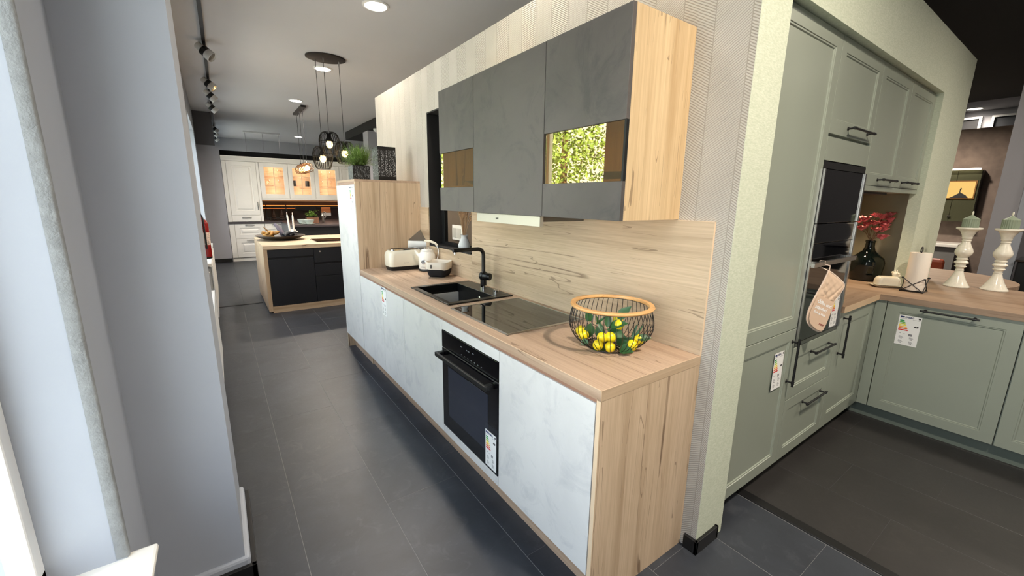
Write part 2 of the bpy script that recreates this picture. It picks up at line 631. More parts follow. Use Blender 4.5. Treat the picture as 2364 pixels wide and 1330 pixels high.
# skirting at the foot of the pillar: grey plaster foot and black skirting
struct('trim_4', B(-1.905, -1.622, 0.884, 1.40, 0.0, 0.105), WALLPAINT, bevel=0.012)
m = MB()
m.box(-1.905, -1.604, 0.866, 0.884, 0, 0.075)
m.box(-1.622, -1.604, 0.866, 1.40, 0, 0.075)
struct('baseboard_left', m, BLACK, bevel=0.002)
m = MB(); m.box(-1.90, -1.40, 10.97, 11.0, 0, 0.09)
struct('baseboard_back', m, BLACK, bevel=0.002)

# pier beside the white kitchen, with the dark box above it
struct('wall_pier', B(-1.95, -1.395, 11.0, 11.9, 0, 2.65), GREYPAINT)
struct('wall_box', B(-1.95, -1.462, 11.0, 12.2, 2.651, CH), DARKPAINT)
struct('wall_back', B(-2.3, 11.0, 15.7, 15.95, 0, CH), GREYPAINT)
struct('wall_kitchen_backing', B(-1.395, 4.0, 11.62, 11.72, 0, 2.62), BLACK_WALL)
# front wall behind the camera, with shop window opening
m = MB()
m.box(-2.16, 10.9, -4.4, -4.2, 0, CH)
struct('wall_front', m, WALLPAINT)
struct('wall_right', B(10.85, 11.0, -4.4, 15.9, 0, CH), GREYPAINT)

# partition with wallpaper, opening for inner window
m = MB()
PX = 0.15
ya, yb, za, zb = 1.90, 2.69, 1.115, 2.265
m.box(0, PX, -0.0705, ya, 0, 2.63)
m.box(0, PX, yb, 4.075, 0, 2.63)
m.box(0, PX, ya, yb, 0, za)
m.box(0, PX, ya, yb, zb, 2.63)
struct('wall_partition', m, WALLP)
# green niche wall
m = MB()
m.box(0.0005, 0.152, -0.072, -0.0706, 0.0, 2.63)
m.box(0.1505, 0.22, -0.071, 0.62, 0, 2.63)
m.box(0.152, 3.36, -0.071, 0.62, 2.292, 2.64)
m.box(2.60, 3.36, -0.071, 0.0, 0, 2.292)
m.box(3.31, 3.36, 0.0, 0.62, 0, 2.292)
struct('wall_niche', m, GREEN)
OLIVE = flat('olive_splash', (160, 156, 138), 0.45)
struct('wall_niche_back', B(0.22, 3.31, 0.55, 0.62, 0, 2.292), OLIVE)
struct('wall_niche_side', B(3.0, 3.309, 0.0005, 0.5495, 0, 2.2915), OLIVE)
m = MB()
m.box(-0.014, 0.0, -0.086, -0.02, 0, 0.066)
m.box(-0.014, 0.165, -0.086, -0.072, 0, 0.066)
m.box(0.151, 0.165, -0.086, -0.055, 0, 0.066)
struct('baseboard_partition', m, BLACK, bevel=0.002)

# room behind the partition opening
struct('wall_inner', B(1.7, 1.8, 0.62, 6.4, 0, 2.6), flat('warm_dark_brown_paint', (92, 78, 66), 0.8))
# beam column seen past the partition end
struct('wall_column', B(1.64, 1.96, 9.9, 10.3, 0, 3.15), GREYPAINT)

# right background
BROWN = flat('brown_flaked_plaster', (112, 98, 89), 0.8, vary=0.18, scale=9, bump=0.4, bscale=30)
struct('wall_brown', B(8.6, 8.75, 0.18, 4.5, 0, 2.76), BROWN)
struct('wall_dark', B(5.75, 5.9, -3.5, -0.27, 0, 3.14), DARKPAINT)
struct('wall_post', B(5.0, 5.25, -0.335, -0.165, 0, 3.14), GREYPAINT)
struct('trim_5', B(4.99, 5.06, -0.40, -0.337, 0, 3.14), WALLPAINT)

# ------------------------------------------------------------ windows
PANE = pane_mat('window_glass', (0.97, 0.99, 0.98, 1), 0.0)
def window(name, y0, y1, z0, z1, x, nm):
    m = MB()
    f = 0.055
    m.box(x - 0.05, x, y0, y1, z0, z0 + f)
    m.box(x - 0.05, x, y0, y1, z1 - f, z1)
    m.box(x - 0.05, x, y0, y0 + f, z0, z1)
    m.box(x - 0.05, x, y1 - f, y1, z0, z1)
    for k in range(1, nm):
        yy = y0 + (y1 - y0) * k / nm
        m.box(x - 0.05, x, yy - f / 2, yy + f / 2, z0, z1)
    w = m.build(name, WHITE_PL, kind='structure', bevel=0.006)
    B(x - 0.03, x - 0.024, y0 + 0.02, y1 - 0.02, z0 + 0.02, z1 - 0.02).build('pane', PANE, w)
    return w
window('window_1', -1.1, 0.6, 0.50, 2.70, -2.062, 2)
window('window_2', 1.6, 3.7, 0.83, 2.85, -2.06, 2)
window('window_3', 4.6, 7.0, 0.83, 2.85, -2.06, 2)
window('window_4', 7.7, 10.2, 0.83, 2.85, -2.06, 2)
window('window_added', 12.3, 15.2, 0.83, 2.85, -2.06, 2)  # unseen window, added to bring daylight onto the far ceiling
m = MB()
m.prism([(-1.13, 0), (0.625, 0), (0.625, 0.02), (-1.13, 0.02)], (-2.10, 0, 0.475), Y, Z, X, 0.262)
sill = struct('trim_6', m, WHITE_GL, bevel=0.008)
for k, (a, b) in enumerate(((1.6, 3.7), (4.6, 7.0), (7.7, 10.2))):
    struct('trim_%d' % (7 + k), B(-2.10, -1.69 if k == 1 else -1.76, a - 0.03, b + 0.03, 0.80, 0.825), WHITE_GL, bevel=0.004)

# ------------------------------------------------------------ outside: ground and trees (seen mirrored in the cabinet glass)
struct('ground', B(-60, -2.3, -40, 60, -0.6, -0.5), flat('paving_outside', (178, 176, 168), 0.9))
LEAF = flat('leaf_green', (98, 122, 48), 0.6, vary=0.35, scale=3)
BARK = flat('bark', (84, 68, 54), 0.9)
def tree(x, y, h, r, label, seed):
    rd = random.Random(seed)
    t = thing('tree', label, 'tree', (x, y, -0.5), 'trees outside the shop windows')
    pts = [(x, y, -0.5), (x + 0.05, y, h * 0.3), (x - 0.08, y + 0.1, h * 0.6), (x, y, h * 0.85)]
    MB().tube(pts, [0.16, 0.13, 0.09, 0.03], 8).build('trunk', BARK, t, smooth=60)
    m = MB()
    cz = h * 0.62
    for k in range(9000):
        while True:
            p = Vector((rd.uniform(-1, 1), rd.uniform(-1, 1), rd.uniform(-1, 1)))
            if p.length <= 1: break
        p = Vector((p.x * r, p.y * r, p.z * h * 0.48))
        nn = mnoise.noise(p * 1.1 + Vector((seed, 0, 0)))
        if nn < -0.12: continue
        c = Vector((x, y, cz)) + p
        a = Vector((rd.gauss(0, 1), rd.gauss(0, 1), rd.gauss(0, 1))).normalized()
        b = a.orthogonal().normalized()
        s = rd.uniform(0.045, 0.095)
        m._add([c - a * s, c + b * s * .5, c + a * s, c - b * s * .5], [(0, 1, 2, 3)])
    m.build('foliage', LEAF, t, kind='stuff', fix=False)
tree(-9.0, 4.6, 5.2, 1.9, 'leafy tree outside opposite the first bay, nearest the camera', 1)
tree(-8.2, 9.2, 5.6, 2.35, 'broad leafy tree outside, second from the camera', 2)
tree(-9.4, 14.6, 6.0, 2.7, 'tall leafy tree outside, third from the camera', 3)
tree(-8.4, 20.2, 5.6, 2.6, 'leafy tree outside farthest from the camera', 4)

# ------------------------------------------------------------ energy label
NAVY = flat('print_navy', (28, 44, 96), 0.6, vary=0.02)
INK = flat('print_black', (30, 30, 32), 0.6, vary=0.02)
INKG = flat('print_grey', (130, 130, 134), 0.6, vary=0.02)
ECOL = [flat('print_%d' % i, c, 0.6, vary=0.02) for i, c in enumerate([(0, 150, 70), (80, 175, 60), (190, 205, 50), (250, 230, 40), (245, 175, 40), (230, 105, 40), (215, 35, 35)])]
def energy_label(org, U, V, w, h, label, cls=3, lt=0.0007, group=None):
    org, U, V = Vector(org), Vector(U).normalized(), Vector(V).normalized()
    Nn = U.cross(V)
    m = MB()
    m.cur = 0
    m.prism([(0, 0), (w, 0), (w, h), (0, h)], org, U, V, Nn, lt)
    o = org + Nn * (lt + 0.0003)
    def q(mi, a, b, c, d):
        m.cur = mi
        m.quad(o, U, V, a * w, b * w, c * h, d * h)
    q(1, 0.05, 0.24, 0.915, 0.965)
    m.cur = 1
    m.text('ENERG', h * 0.072, o + U * (0.27 * w) + V * (0.915 * h), U, V, squash=0.95, off=0.0006)
    q(2, 0.86, 0.95, 0.915, 0.965)
    q(3, 0.06, 0.30, 0.885, 0.893); q(3, 0.62, 0.94, 0.875, 0.883)
    for i in range(7):
        z = 0.80 - i * 0.052
        m.cur = 4 + i
        e = 0.24 + i * 0.038
        m._add([o + U * (a * w) + V * (b * h) for a, b in ((0.06, z), (e, z), (e + 0.05, z + 0.0175), (e, z + 0.035), (0.06, z + 0.035))], [(0, 1, 2, 3, 4)])
    m.cur = 2
    zc = 0.80 - cls * 0.052 + 0.0175
    m._add([o + U * (a * w) + V * (b * h) for a, b in ((0.70, zc), (0.78, zc + 0.028), (0.92, zc + 0.028), (0.92, zc - 0.028), (0.78, zc - 0.028))], [(0, 1, 2, 3, 4)])
    m.cur = 0
    m.text('ABCDEFG'[cls], h * 0.045, o + U * (0.80 * w) + V * ((zc - 0.016) * h) + Nn * 0.0002, U, V)
    m.cur = 2
    m.text('64', h * 0.05, o + U * (0.12 * w) + V * (0.375 * h), U, V)
    m.text('kWh', h * 0.026, o + U * (0.32 * w) + V * (0.375 * h), U, V)
    for a, b in ((0.15, 0.24), (0.62, 0.24), (0.15, 0.10), (0.62, 0.10)):
        for k in range(3):
            q(3, a, a + 0.22 - 0.05 * k, b + 0.022 * k, b + 0.011 + 0.022 * k)
        q(2, a + 0.03, a + 0.15, b - 0.035, b - 0.02)
    q(3, 0.55, 0.72, 0.33, 0.40)
    ob = m.build('energy_label', [PAPER, NAVY, INK, INKG] + ECOL, fix=False, at=tuple(org))
    ob['label'] = label
    ob['category'] = 'energy label'
    ob['group'] = group or 'energy labels stuck on the kitchen fronts'
    return ob

# ------------------------------------------------------------ wood kitchen: base units (fronts face -X)
DF = -0.597          # door front plane
L0, L1, L2, L3, L4, L5 = 0.019, 0.619, 1.216, 1.829, 2.284, 2.884
H = 0.91
PLZ = 0.153
def base_unit(y0, y1, label, depth_back=-0.012, top=0.855, low=False):
    t = thing('base_cabinet', label, 'cabinet', (-0.3, (y0 + y1) / 2, 0))
    zt = 0.855 if not low else 0.70
    B(DF + 0.022, depth_back, y0 + 0.001, y1 - 0.001, PLZ - 0.02, zt).build('carcass', WHITE_LAC, t)
    B(DF, DF + 0.019, y0 + 0.0015, y1 - 0.0015, PLZ, 0.856).build('door', CONC_W, t, bevel=0.001)
    return t
base_unit(L0, L1, 'white concrete-look base cabinet at the near end, beside the wooden end panel')
base_unit(L2, L3, 'white concrete-look base cabinet under the black sink', low=True)
base_unit(L3, L4, 'narrow white concrete-look base cabinet, second from the tall cabinet')
base_unit(L4, L5, 'white concrete-look base front nearest the tall cabinet')
# plinth, grip rail, worktop, end panel: continuous pieces
B(-0.520, -0.502, 0.019, L5, 0, PLZ - 0.023).build('plinth', OAK_Y, label='oak plinth strip along the floor under the white base cabinets', cat='plinth', bevel=0.001)
B(-0.590, -0.565, 0.019, L5, 0.8565, 0.8695).build('grip_rail', GRIP, label='brown recessed grip rail under the oak worktop', cat='rail')
t = thing('end_panel', 'upright oak end panel closing the near end of the white base cabinets', 'panel', (-0.3, 0.009, 0))
B(-0.593, -0.0008, 0.0, 0.0175, 0.0, 0.8695).build('board', OAK_Z, t)
B(-0.5948, -0.593, 0.0, 0.0175, 0.0, 0.8695).build('edge_band', OAK_EDGE, t)

# worktop with cut-outs for sink and pop-up
SX0, SX1, SY0, SY1 = -0.512, -0.040, 1.300, 1.895
cx0, cx1, cy0, cy1 = SX0 + 0.03, SX1 - 0.03, SY0 + 0.03, SY1 - 0.03
t = thing('worktop', 'long oak worktop over the white base cabinets, with sink and hob', 'worktop', (-0.3, 1.44, 0.87))
m = MB()
m.box(-0.593, -0.001, 0.0, cy0, 0.8705, H)
m.box(-0.593, -0.001, cy1, L5 - 0.001, 0.8705, H)
m.box(-0.593, cx0, cy0, cy1, 0.8705, H)
m.box(cx1, -0.001, cy0, cy1, 0.8705, H)
m.build('slab', OAK_Y, t)
m = MB()
m.box(-0.5942, -0.593, -0.0012, L5 - 0.001, H - 0.0012, H + 0.0006)
m.box(-0.5942, -0.001, -0.0012, 0.0, H - 0.0012, H + 0.0006)
m.box(-0.5942, -0.593, -0.0012, 0.0, 0.8705, H)
m.build('edge_band', OAK_EDGE, t)
B(-0.5932, -0.001, -0.0010, -0.0001, 0.8705, H - 0.0014).build('end_band', OAK_X, t)

# splashback boards
t = thing('splashback', 'oak splashback board behind the hob and basket', 'splashback', (-0.005, 0.95, H))
B(-0.010, -0.0003, 0.0, 1.898, H + 0.0008, 1.458).build('board', OAK_SPL, t)
m = MB(); m.box(-0.0103, -0.0003, -0.001, 0.0, H + 0.001, 1.459); m.box(-0.0103, -0.0003, -0.001, 1.898, 1.458, 1.459)
m.build('edge_band', OAK_EDGE, t)
B(-0.010, -0.0003, 1.899, 2.689, H + 0.0008, 1.112).build('splashback', OAK_SPL, label='low oak splashback board under the black inner window', cat='splashback')
B(-0.010, -0.0003, 2.690, L5 - 0.002, H + 0.0008, 1.458).build('splashback', OAK_SPL, label='narrow oak splashback board between inner window and tall cabinet', cat='splashback')

# tall fridge cabinet
TZ = 1.692
t = thing('tall_cabinet', 'tall cabinet with oak side and white concrete-look door at the far end of the worktop', 'tall cabinet', (-0.3, 3.2, 0))
MB().prism([(-0.53, 0), (-0.001, 0), (-0.001, TZ - 0.0195), (-0.593, TZ - 0.0195), (-0.593, 0.154), (-0.53, 0.154)], (0, L5, 0), X, Z, Y, 0.018).build('side_panel', OAK_Z, t)
B(-0.593, -0.001, 3.503, 3.521, 0.0, TZ - 0.0195).build('side_panel', OAK_Z, t)
B(-0.594, -0.001, L5, 3.521, TZ - 0.019, TZ).build('top_panel', OAK_Y, t)
B(-0.575, -0.001, L5 + 0.018, 3.503, 0.14, TZ - 0.0195).build('carcass', WHITE_LAC, t)
B(-0.599, -0.579, L5 + 0.001, 3.519, PLZ, TZ - 0.045).build('door', CONC_W, t, bevel=0.001)
B(-0.528, -0.51, L5 + 0.018, 3.503, 0, 0.139).build('plinth', OAK_Y, t)
B(-0.592, -0.572, L5 + 0.018, 3.503, TZ - 0.043, TZ - 0.02).build('grip_rail', GRIP, t)

# oven housing and oven
t = thing('oven_housing', 'white concrete-look housing strips above and below the black oven', 'cabinet', (-0.3, 0.92, 0))
B(DF, DF + 0.019, L1 + 0.0015, L2 - 0.0015, 0.803, 0.856).build('top_strip', CONC_W, t, bevel=0.001)
B(DF, DF + 0.019, L1 + 0.0015, L2 - 0.0015, PLZ, 0.203).build('bottom_strip', CONC_W, t, bevel=0.001)
m = MB(); m.box(-0.55, -0.012, L1 + 0.001, L1 + 0.016, 0.15, 0.8555); m.box(-0.55, -0.012, L2 - 0.016, L2 - 0.001, 0.15, 0.8555)
m.box(-0.55, -0.012, L1 + 0.016, L2 - 0.016, 0.15, 0.19)
m.build('carcass', WHITE_LAC, t)
t = thing('oven', 'black built-in oven under the hob in the white base cabinets', 'oven', (-0.3, 0.917, 0.2))
oy0, oy1 = L1 + 0.003, L2 - 0.003
B(-0.57, -0.05, oy0 + 0.02, oy1 - 0.02, 0.21, 0.795).build('body', BLACK, t)
cp = B(DF - 0.003, DF + 0.02, oy0, oy1, 0.700, 0.800).build('control_panel', BLACK_GLOSS, t, bevel=0.001)
m = MB()
px = DF - 0.0034
for k in range(7):
    yy = 0.98 - k * 0.034 + 0.0
    m.quad((px, yy, 0.722), -Y, Z, 0, 0.010, 0, 0.0035)
for yy, zz in ((0.985, 0.765), (0.925, 0.762), (0.905, 0.762), (0.86, 0.765)):
    m.quad((px, yy, zz), -Y, Z, 0, 0.014, 0, 0.005)
m.build('display_mark', flat('dim_display', (120, 124, 130), 0.5), cp, kind='stuff', fix=False)
B(DF - 0.003, DF + 0.02, oy0, oy1, 0.206, 0.693).build('oven_door', BLACK_GLOSS, t, bevel=0.001)
B(DF + 0.0, DF + 0.012, oy0, oy1, 0.6935, 0.6995).build('trim_line', STEEL_D, t)
g = B(DF - 0.0042, DF - 0.0032, oy0 + 0.088, oy1 - 0.075, 0.295, 0.60).build('door_window', flat('oven_window_glass', (38, 42, 54), 0.05, vary=0.02, Specular_IOR_Level=0.6), t)
m = MB()
m.box(DF - 0.052, DF - 0.038, oy0 + 0.035, oy1 - 0.0, 0.652, 0.676)
m.box(DF - 0.040, DF - 0.003, oy0 + 0.035, oy0 + 0.065, 0.652, 0.676)
m.box(DF - 0.040, DF - 0.003, oy1 - 0.03, oy1, 0.652, 0.676)
m.build('handle', BLACK, t, bevel=0.003)
def clear_sleeve():
    tt = thing('label_sleeve', 'clear plastic sleeve holding the energy label on the lower corner of the black oven', 'label sleeve', (DF - 0.005, 0.67, 0.3))
    B(DF - 0.0058, DF - 0.0050, 0.622, 0.732, 0.216, 0.452).build('sleeve', pane_mat('clear_plastic', (0.9, 0.92, 0.94, 1), 0.02), tt)
clear_sleeve()
energy_label((DF - 0.0062, 0.727, 0.222), -Y, Z, 0.098, 0.195, 'energy label in a clear sleeve on the black oven door', 1)
energy_label((DF - 0.0003, 2.290, 0.638), -Y, Z, 0.108, 0.225, 'energy label on a white base front below the toaster end of the worktop', 4)
energy_label((-0.5993, 3.035, 1.42), -Y, Z, 0.105, 0.215, 'energy label high on the white door of the tall cabinet', 4)

# sink
SINKM = flat('black_granite_composite', (15, 15, 16), 0.32, vary=0.2, scale=400)
t = thing('sink', 'black composite sink set into the oak worktop', 'sink', (-0.28, 1.6, H))
bx0, bx1, by0, by1 = SX0 + 0.035, -0.165, SY0 + 0.045, SY1 - 0.045
m = MB()
zt, zr = H + 0.009, H + 0.001
m.box(SX0, SX1, SY0, by0, zr, zt)
m.box(SX0, SX1, by1, SY1, zr, zt)
m.box(SX0, bx0, by0, by1, zr, zt)
m.box(bx1, SX1, by0, by1, zr, zt)
m.build('rim', SINKM, t, bevel=0.003)
m = MB()
zb_ = H - 0.175
th = 0.006
m.box(bx0 - th, bx1 + th, by0 - th, by0, zb_, zr)
m.box(bx0 - th, bx1 + th, by1, by1 + th, zb_, zr)
m.box(bx0 - th, bx0, by0, by1, zb_, zr)
m.box(bx1, bx1 + th, by0, by1, zb_, zr)
m.box(bx0 - th, bx1 + th, by0 - th, by1 + th, zb_ - th, zb_)
m.build('bowl', SINKM, t)
MB().lathe((-0.33, 1.6, zb_), [(0.045, 0), (0.045, 0.003), (0.03, 0.004), (0.028, 0.001), (0, 0.001)], 24).build('drain', CHROME, t, smooth=40)
ov = MB().lathe((bx1 - 0.001, 1.52, H - 0.045), [(0.017, 0), (0.017, 0.003), (0.012, 0.005), (0.011, 0.002), (0, 0.002)], 24, axis=(-1, 0, 0)).build('overflow', CHROME, t, smooth=40)
# pop-up knob
MB().lathe((-0.10, 1.415, zt + 0.0003), [(0.017, 0), (0.017, 0.004), (0.0155, 0.005), (0.0155, 0.008), (0.02, 0.010), (0.02, 0.020), (0.018, 0.0215), (0, 0.0215)], 28).build('knob', CHROME, t, smooth=40)

# faucet
FA = flat('black_faucet', (18, 18, 19), 0.3)
t = thing('faucet', 'black angular kitchen faucet behind the sink', 'faucet', (-0.095, 1.585, H + 0.009))
fx, fy, fz = -0.095, 1.585, H + 0.0093
MB().cyl((fx, fy, fz), (fx, fy, fz + 0.022), 0.023, 24).build('base_ring', CHROME, t)
MB().cyl((fx, fy, fz + 0.022), (fx, fy, fz + 0.062), 0.022, 24).build('body', FA, t, smooth=40)
m = MB()
m.ell((fx, fy, fz + 0.088), 0.034, 0.034, 0.036, 20, 12)
m.build('valve', FA, t, smooth=60)
MB().lathe((fx - 0.005, fy - 0.01, fz + 0.088), [(0.022, 0), (0.0255, 0.02), (0.0255, 0.052), (0.023, 0.056), (0.0, 0.057)], 24, axis=(0.45, -0.9, 0)).build('lever', FA, t, smooth=40)
pts = [(fx, fy, fz + 0.11), (fx, fy, fz + 0.235)]
for k in range(1, 8):
    a = PI / 2 * k / 7
    pts.append((fx - 0.045 * (1 - math.cos(a)), fy, fz + 0.235 + 0.045 * math.sin(a)))
pts.append((fx - 0.235, fy + 0.0, fz + 0.28))
MB().tube(pts, 0.0135, 16).build('spout', FA, t, smooth=40)
MB().cyl((fx - 0.22, fy, fz + 0.267), (fx - 0.22, fy, fz + 0.255), 0.009, 12).build('nozzle', CHROME, t)

# hob
HX0, HX1, HY0, HY1 = -0.533, -0.044, 0.647, 1.232
t = thing('hob', 'flat black glass induction hob with thin steel frame on the oak worktop', 'hob', (-0.29, 0.94, H))
m = MB()
fz0, fz1, fw = H + 0.0006, H + 0.0055, 0.010
m.prism([(0, 0), (fw, 0), (fw, 0.005), (0.006, 0.0055), (0, 0.001)], (HX0, HY0, fz0), X, Z, Y, HY1 - HY0)
m.prism([(0, 0), (-fw, 0), (-fw, 0.005), (-0.006, 0.0055), (0, 0.001)], (HX1, HY0, fz0), X, Z, Y, HY1 - HY0)
m.prism([(0, 0), (fw, 0), (fw, 0.005), (0.006, 0.0055), (0, 0.001)], (HX0, HY0, fz0), Y, Z, X, HX1 - HX0)
m.prism([(0, 0), (-fw, 0), (-fw, 0.005), (-0.006, 0.0055), (0, 0.001)], (HX0, HY1, fz0), Y, Z, X, HX1 - HX0)
m.build('frame', STEEL, t)
B(HX0 + fw, HX1 - fw, HY0 + fw, HY1 - fw, fz0, H + 0.0046).build('glass_plate', HOBGLASS, t)
m = MB()
m.quad((-0.50, 1.19, H + 0.0048), -Y, X, 0, 0.03, 0, 0.004)
m.build('brand_mark', INKG, t, fix=False)

# ------------------------------------------------------------ wall cabinets
WF = -0.369
WZ0, WZ1 = 1.461, 2.188
BRONZE = pane_mat('bronze_glass', (0.80, 0.66, 0.46, 1), 0.26, gcol=(1, 0.84, 0.5, 1))
def wall_unit(y0, y1, label, glazed, left=False, right=False):
    t = thing('wall_cabinet', label, 'wall cabinet', (-0.2, (y0 + y1) / 2, WZ0))
    th = 0.018
    xa, xb = -0.349, -0.0005
    m = MB()
    if not right: m.box(xa, xb, y0 + 0.0005, y0 + 0.012, WZ0, WZ1)
    m.box(xa, xb, y1 - 0.012, y1 - 0.0005, WZ0, WZ1)
    yy0 = y0 + (th if right else 0.012)
    m.box(xa, xb, yy0, y1 - 0.012, WZ0, WZ0 + 0.018)
    m.box(xa, xb, yy0, y1 - 0.012, WZ1 - 0.018, WZ1)
    m.box(xb - 0.008, xb, yy0, y1 - 0.012, WZ0 + 0.018, WZ1 - 0.018)
    m.build('carcass', OAK_WARM if glazed else BLACK, t)
    if right:
        B(-0.350, -0.0005, y0, y0 + 0.0175, WZ0, WZ1).build('side_panel', OAK_WARM, t)
    if glazed:
        B(WF, WF + 0.0195, y0 + 0.0012, y1 - 0.0012, 1.817, WZ1).build('upper_flap', CONC_D, t, bevel=0.001)
        B(WF, WF + 0.0195, y0 + 0.0012, y1 - 0.0012, WZ0 - 0.001, 1.604).build('lower_panel', CONC_D, t, bevel=0.001)
        B(WF + 0.008, WF + 0.013, y0 + 0.012, y1 - 0.004, 1.6045, 1.8165).build('pane', BRONZE, t)
        B(WF + 0.004, WF + 0.018, y0 + 0.001, y0 + 0.010, 1.6045, 1.8165).build('glass_edge_profile', BLACK, t)
        B(-0.345, -0.012, yy0, y1 - 0.012, 1.604, 1.614).build('shelf', OAK_Y, t)
    else:
        B(WF, WF + 0.0195, y0 + 0.002, y1 - 0.002, WZ0 - 0.001, WZ1).build('door', CONC_D, t, bevel=0.001)
    return t
wall_unit(0.163, 0.618, 'dark grey wall cabinet with amber glass strip and oak side, nearest the camera', True, right=True)
wall_unit(0.618, 1.238, 'plain dark grey wall cabinet in the middle, above the extractor hood', False)
wall_unit(1.238, 1.676, 'dark grey wall cabinet with amber glass strip next to the black inner window', True)
DISH = flat('dark_stoneware', (24, 28, 24), 0.3)
def bowl(name, c, r, h, label, cat, mat, group=None):
    return MB().lathe(c, [(0, 0.0), (r * 0.45, 0.0), (r * 0.5, 0.004), (r, h), (r - 0.003, h + 0.001), (r * 0.48, 0.008), (0, 0.008)], 36, cap=False).build(name, mat, smooth=50, label=label, cat=cat, group=group, at=c)
bowl('bowl', (-0.19, 0.32, 1.6145), 0.125, 0.03, 'flat dark dish behind the amber glass of the nearest wall cabinet', 'dish', DISH, 'dark dishes in the wall cabinets')
bowl('bowl', (-0.20, 1.42, 1.6145), 0.105, 0.028, 'flat dark dish behind the amber glass beside the inner window', 'dish', DISH, 'dark dishes in the wall cabinets')
# extractor
t = thing('extractor_hood', 'slim stainless extractor strip under the middle wall cabinet', 'extractor hood', (-0.2, 0.94, 1.42))
B(-0.33, -0.02, 0.70, 1.225, 1.430, 1.459).build('body', flat('grey_metal', (120, 118, 112), 0.4, metal=0.6), t)
fp = B(-0.352, -0.33, 0.652, 1.232, 1.410, 1.4585).build('front_strip', flat('satin_steel_strip', (196, 192, 178), 0.38, metal=0.4, vary=0.02), t, bevel=0.001)
m = MB(); m.text('NEFF', 0.012, (-0.3527, 1.03, 1.430), -Y, Z, off=0.0004)
m.build('logo', INK, fp, fix=False)

# ------------------------------------------------------------ inner window in the partition
t = thing('inner_window', 'black framed inner window opening in the wallpapered partition', 'window', (0.07, 2.3, 1.115))
fr = 0.012
m = MB()
m.box(-0.002, 0.149, ya + 0.001, ya + fr, za + 0.001, zb - 0.001)
m.box(-0.002, 0.149, yb - fr, yb - 0.001, za + 0.001, zb - 0.001)
m.box(-0.002, 0.149, ya + fr, yb - fr, zb - fr, zb - 0.001)
m.box(-0.012, 0.149, ya + fr, yb - fr, za + 0.001, za + fr)
m.build('lining', BLACK_WALL, t)
m = MB()
for (a, b, c, d) in ((yb - 0.075, yb - fr, za + fr, zb - fr), (ya + fr, ya + 0.04, za + fr, zb - fr), (ya + 0.04, yb - 0.075, za + fr, za + 0.035), (ya + 0.04, yb - 0.075, zb - 0.05, zb - fr)):
    m.box(0.115, 0.147, a, b, c, d)
m.build('frame', BLACK, t, bevel=0.001)

# vase with dried grass standing in the opening
VW = flat('matt_white_vase', (214, 216, 216), 0.5)
vc = (0.085, 2.19, za + fr + 0.0005)
t = thing('vase', 'small matt white vase on the black sill of the inner window', 'vase', vc)
MB().lathe(vc, [(0.034, 0), (0.05, 0.012), (0.052, 0.03), (0.036, 0.075), (0.026, 0.09), (0.027, 0.105), (0.033, 0.115), (0.031, 0.115), (0.022, 0.095), (0, 0.09)], 28).build('body', VW, t, smooth=50)
DRY = flat('dried_grass', (176, 142, 106), 0.8, vary=0.2, scale=12)
t = thing('dried_grass', 'bunch of dried beige grass in the white vase of the inner window', 'dried flowers', (vc[0], vc[1], vc[2] + 0.1))
rd = random.Random(3)
ms, mp = MB(), MB()
for k in range(34):
    a = rd.uniform(0, 2 * PI); sp = rd.uniform(0.02, 0.14)
    top = Vector((vc[0] + 0.35 * sp * math.cos(a), vc[1] + sp * math.sin(a), vc[2] + rd.uniform(0.26, 0.46)))
    b0 = Vector((vc[0] + 0.006 * math.cos(a), vc[1] + 0.008 * math.sin(a), vc[2] + 0.096))
    mid = b0.lerp(top, 0.5) + Vector((0, 0, 0.02))
    ms.tube([b0, mid, top], 0.0011, 5)
    dr = (top - mid).normalized()
    for q_ in range(9):
        p = mid.lerp(top, 0.35 + 0.65 * q_ / 8)
        sd_ = dr.orthogonal().normalized()
        sd_.rotate(Matrix.Rotation(rd.uniform(0, 6.28), 3, dr))
        e = p + sd_ * 0.012 + dr * 0.014
        mp.tube([p, p.lerp(e, 0.5), e], [0.0015, 0.0035, 0.0008], 4)
ms.build('stem', DRY, t, kind='stuff')
mp.build('seed_head', DRY, t, kind='stuff')
# light switch panel on wall seen through opening
t = thing('switch_plate', 'white switch and socket plate on the brown wall seen through the inner window', 'switch', (1.69, 4.9, 1.05))
B(1.680, 1.6995, 5.2, 5.55, 0.86, 1.11).build('plate', WHITE_PL, t, bevel=0.004)
B(1.674, 1.680, 5.24, 5.38, 0.90, 1.06).build('rocker', flat('switch_grey', (196, 194, 190), 0.4), t, bevel=0.003)
B(1.674, 1.680, 5.40, 5.51, 0.90, 1.06).build('rocker', flat('switch_grey2', (186, 184, 180), 0.4), t, bevel=0.003)

# ------------------------------------------------------------ objects on the oak worktop
def rbox_pts(w, d, r, n=6):
    pts = []
    for (cx, cy, a0) in ((w/2-r, d/2-r, 0), (-w/2+r, d/2-r, PI/2), (-w/2+r, -d/2+r, PI), (w/2-r, -d/2+r, 3*PI/2)):
        for k in range(n + 1):
            a = a0 + PI / 2 * k / n
            pts.append((cx + r * math.cos(a), cy + r * math.sin(a)))
    return pts
def loft(m, c, rings, rot=0.0, cap=True):
    """rings: (width, depth, corner radius, z)"""
    vs, fs = [], []
    ca, sa = math.cos(rot), math.sin(rot)
    n = None
    for (w, d, r, z) in rings:
        p = rbox_pts(w, d, r)
        n = len(p)
        vs += [(c[0] + ca * x - sa * y, c[1] + sa * x + ca * y, c[2] + z) for x, y in p]
    for i in range(len(rings) - 1):
        for k in range(n):
            k2 = (k + 1) % n
            fs.append((i*n+k, i*n+k2, (i+1)*n+k2, (i+1)*n+k))
    if cap:
        fs.append(tuple(range(n - 1, -1, -1)))
        fs.append(tuple((len(rings) - 1) * n + k for k in range(n)))
    return m._add(vs, fs)
H1 = H + 0.0008
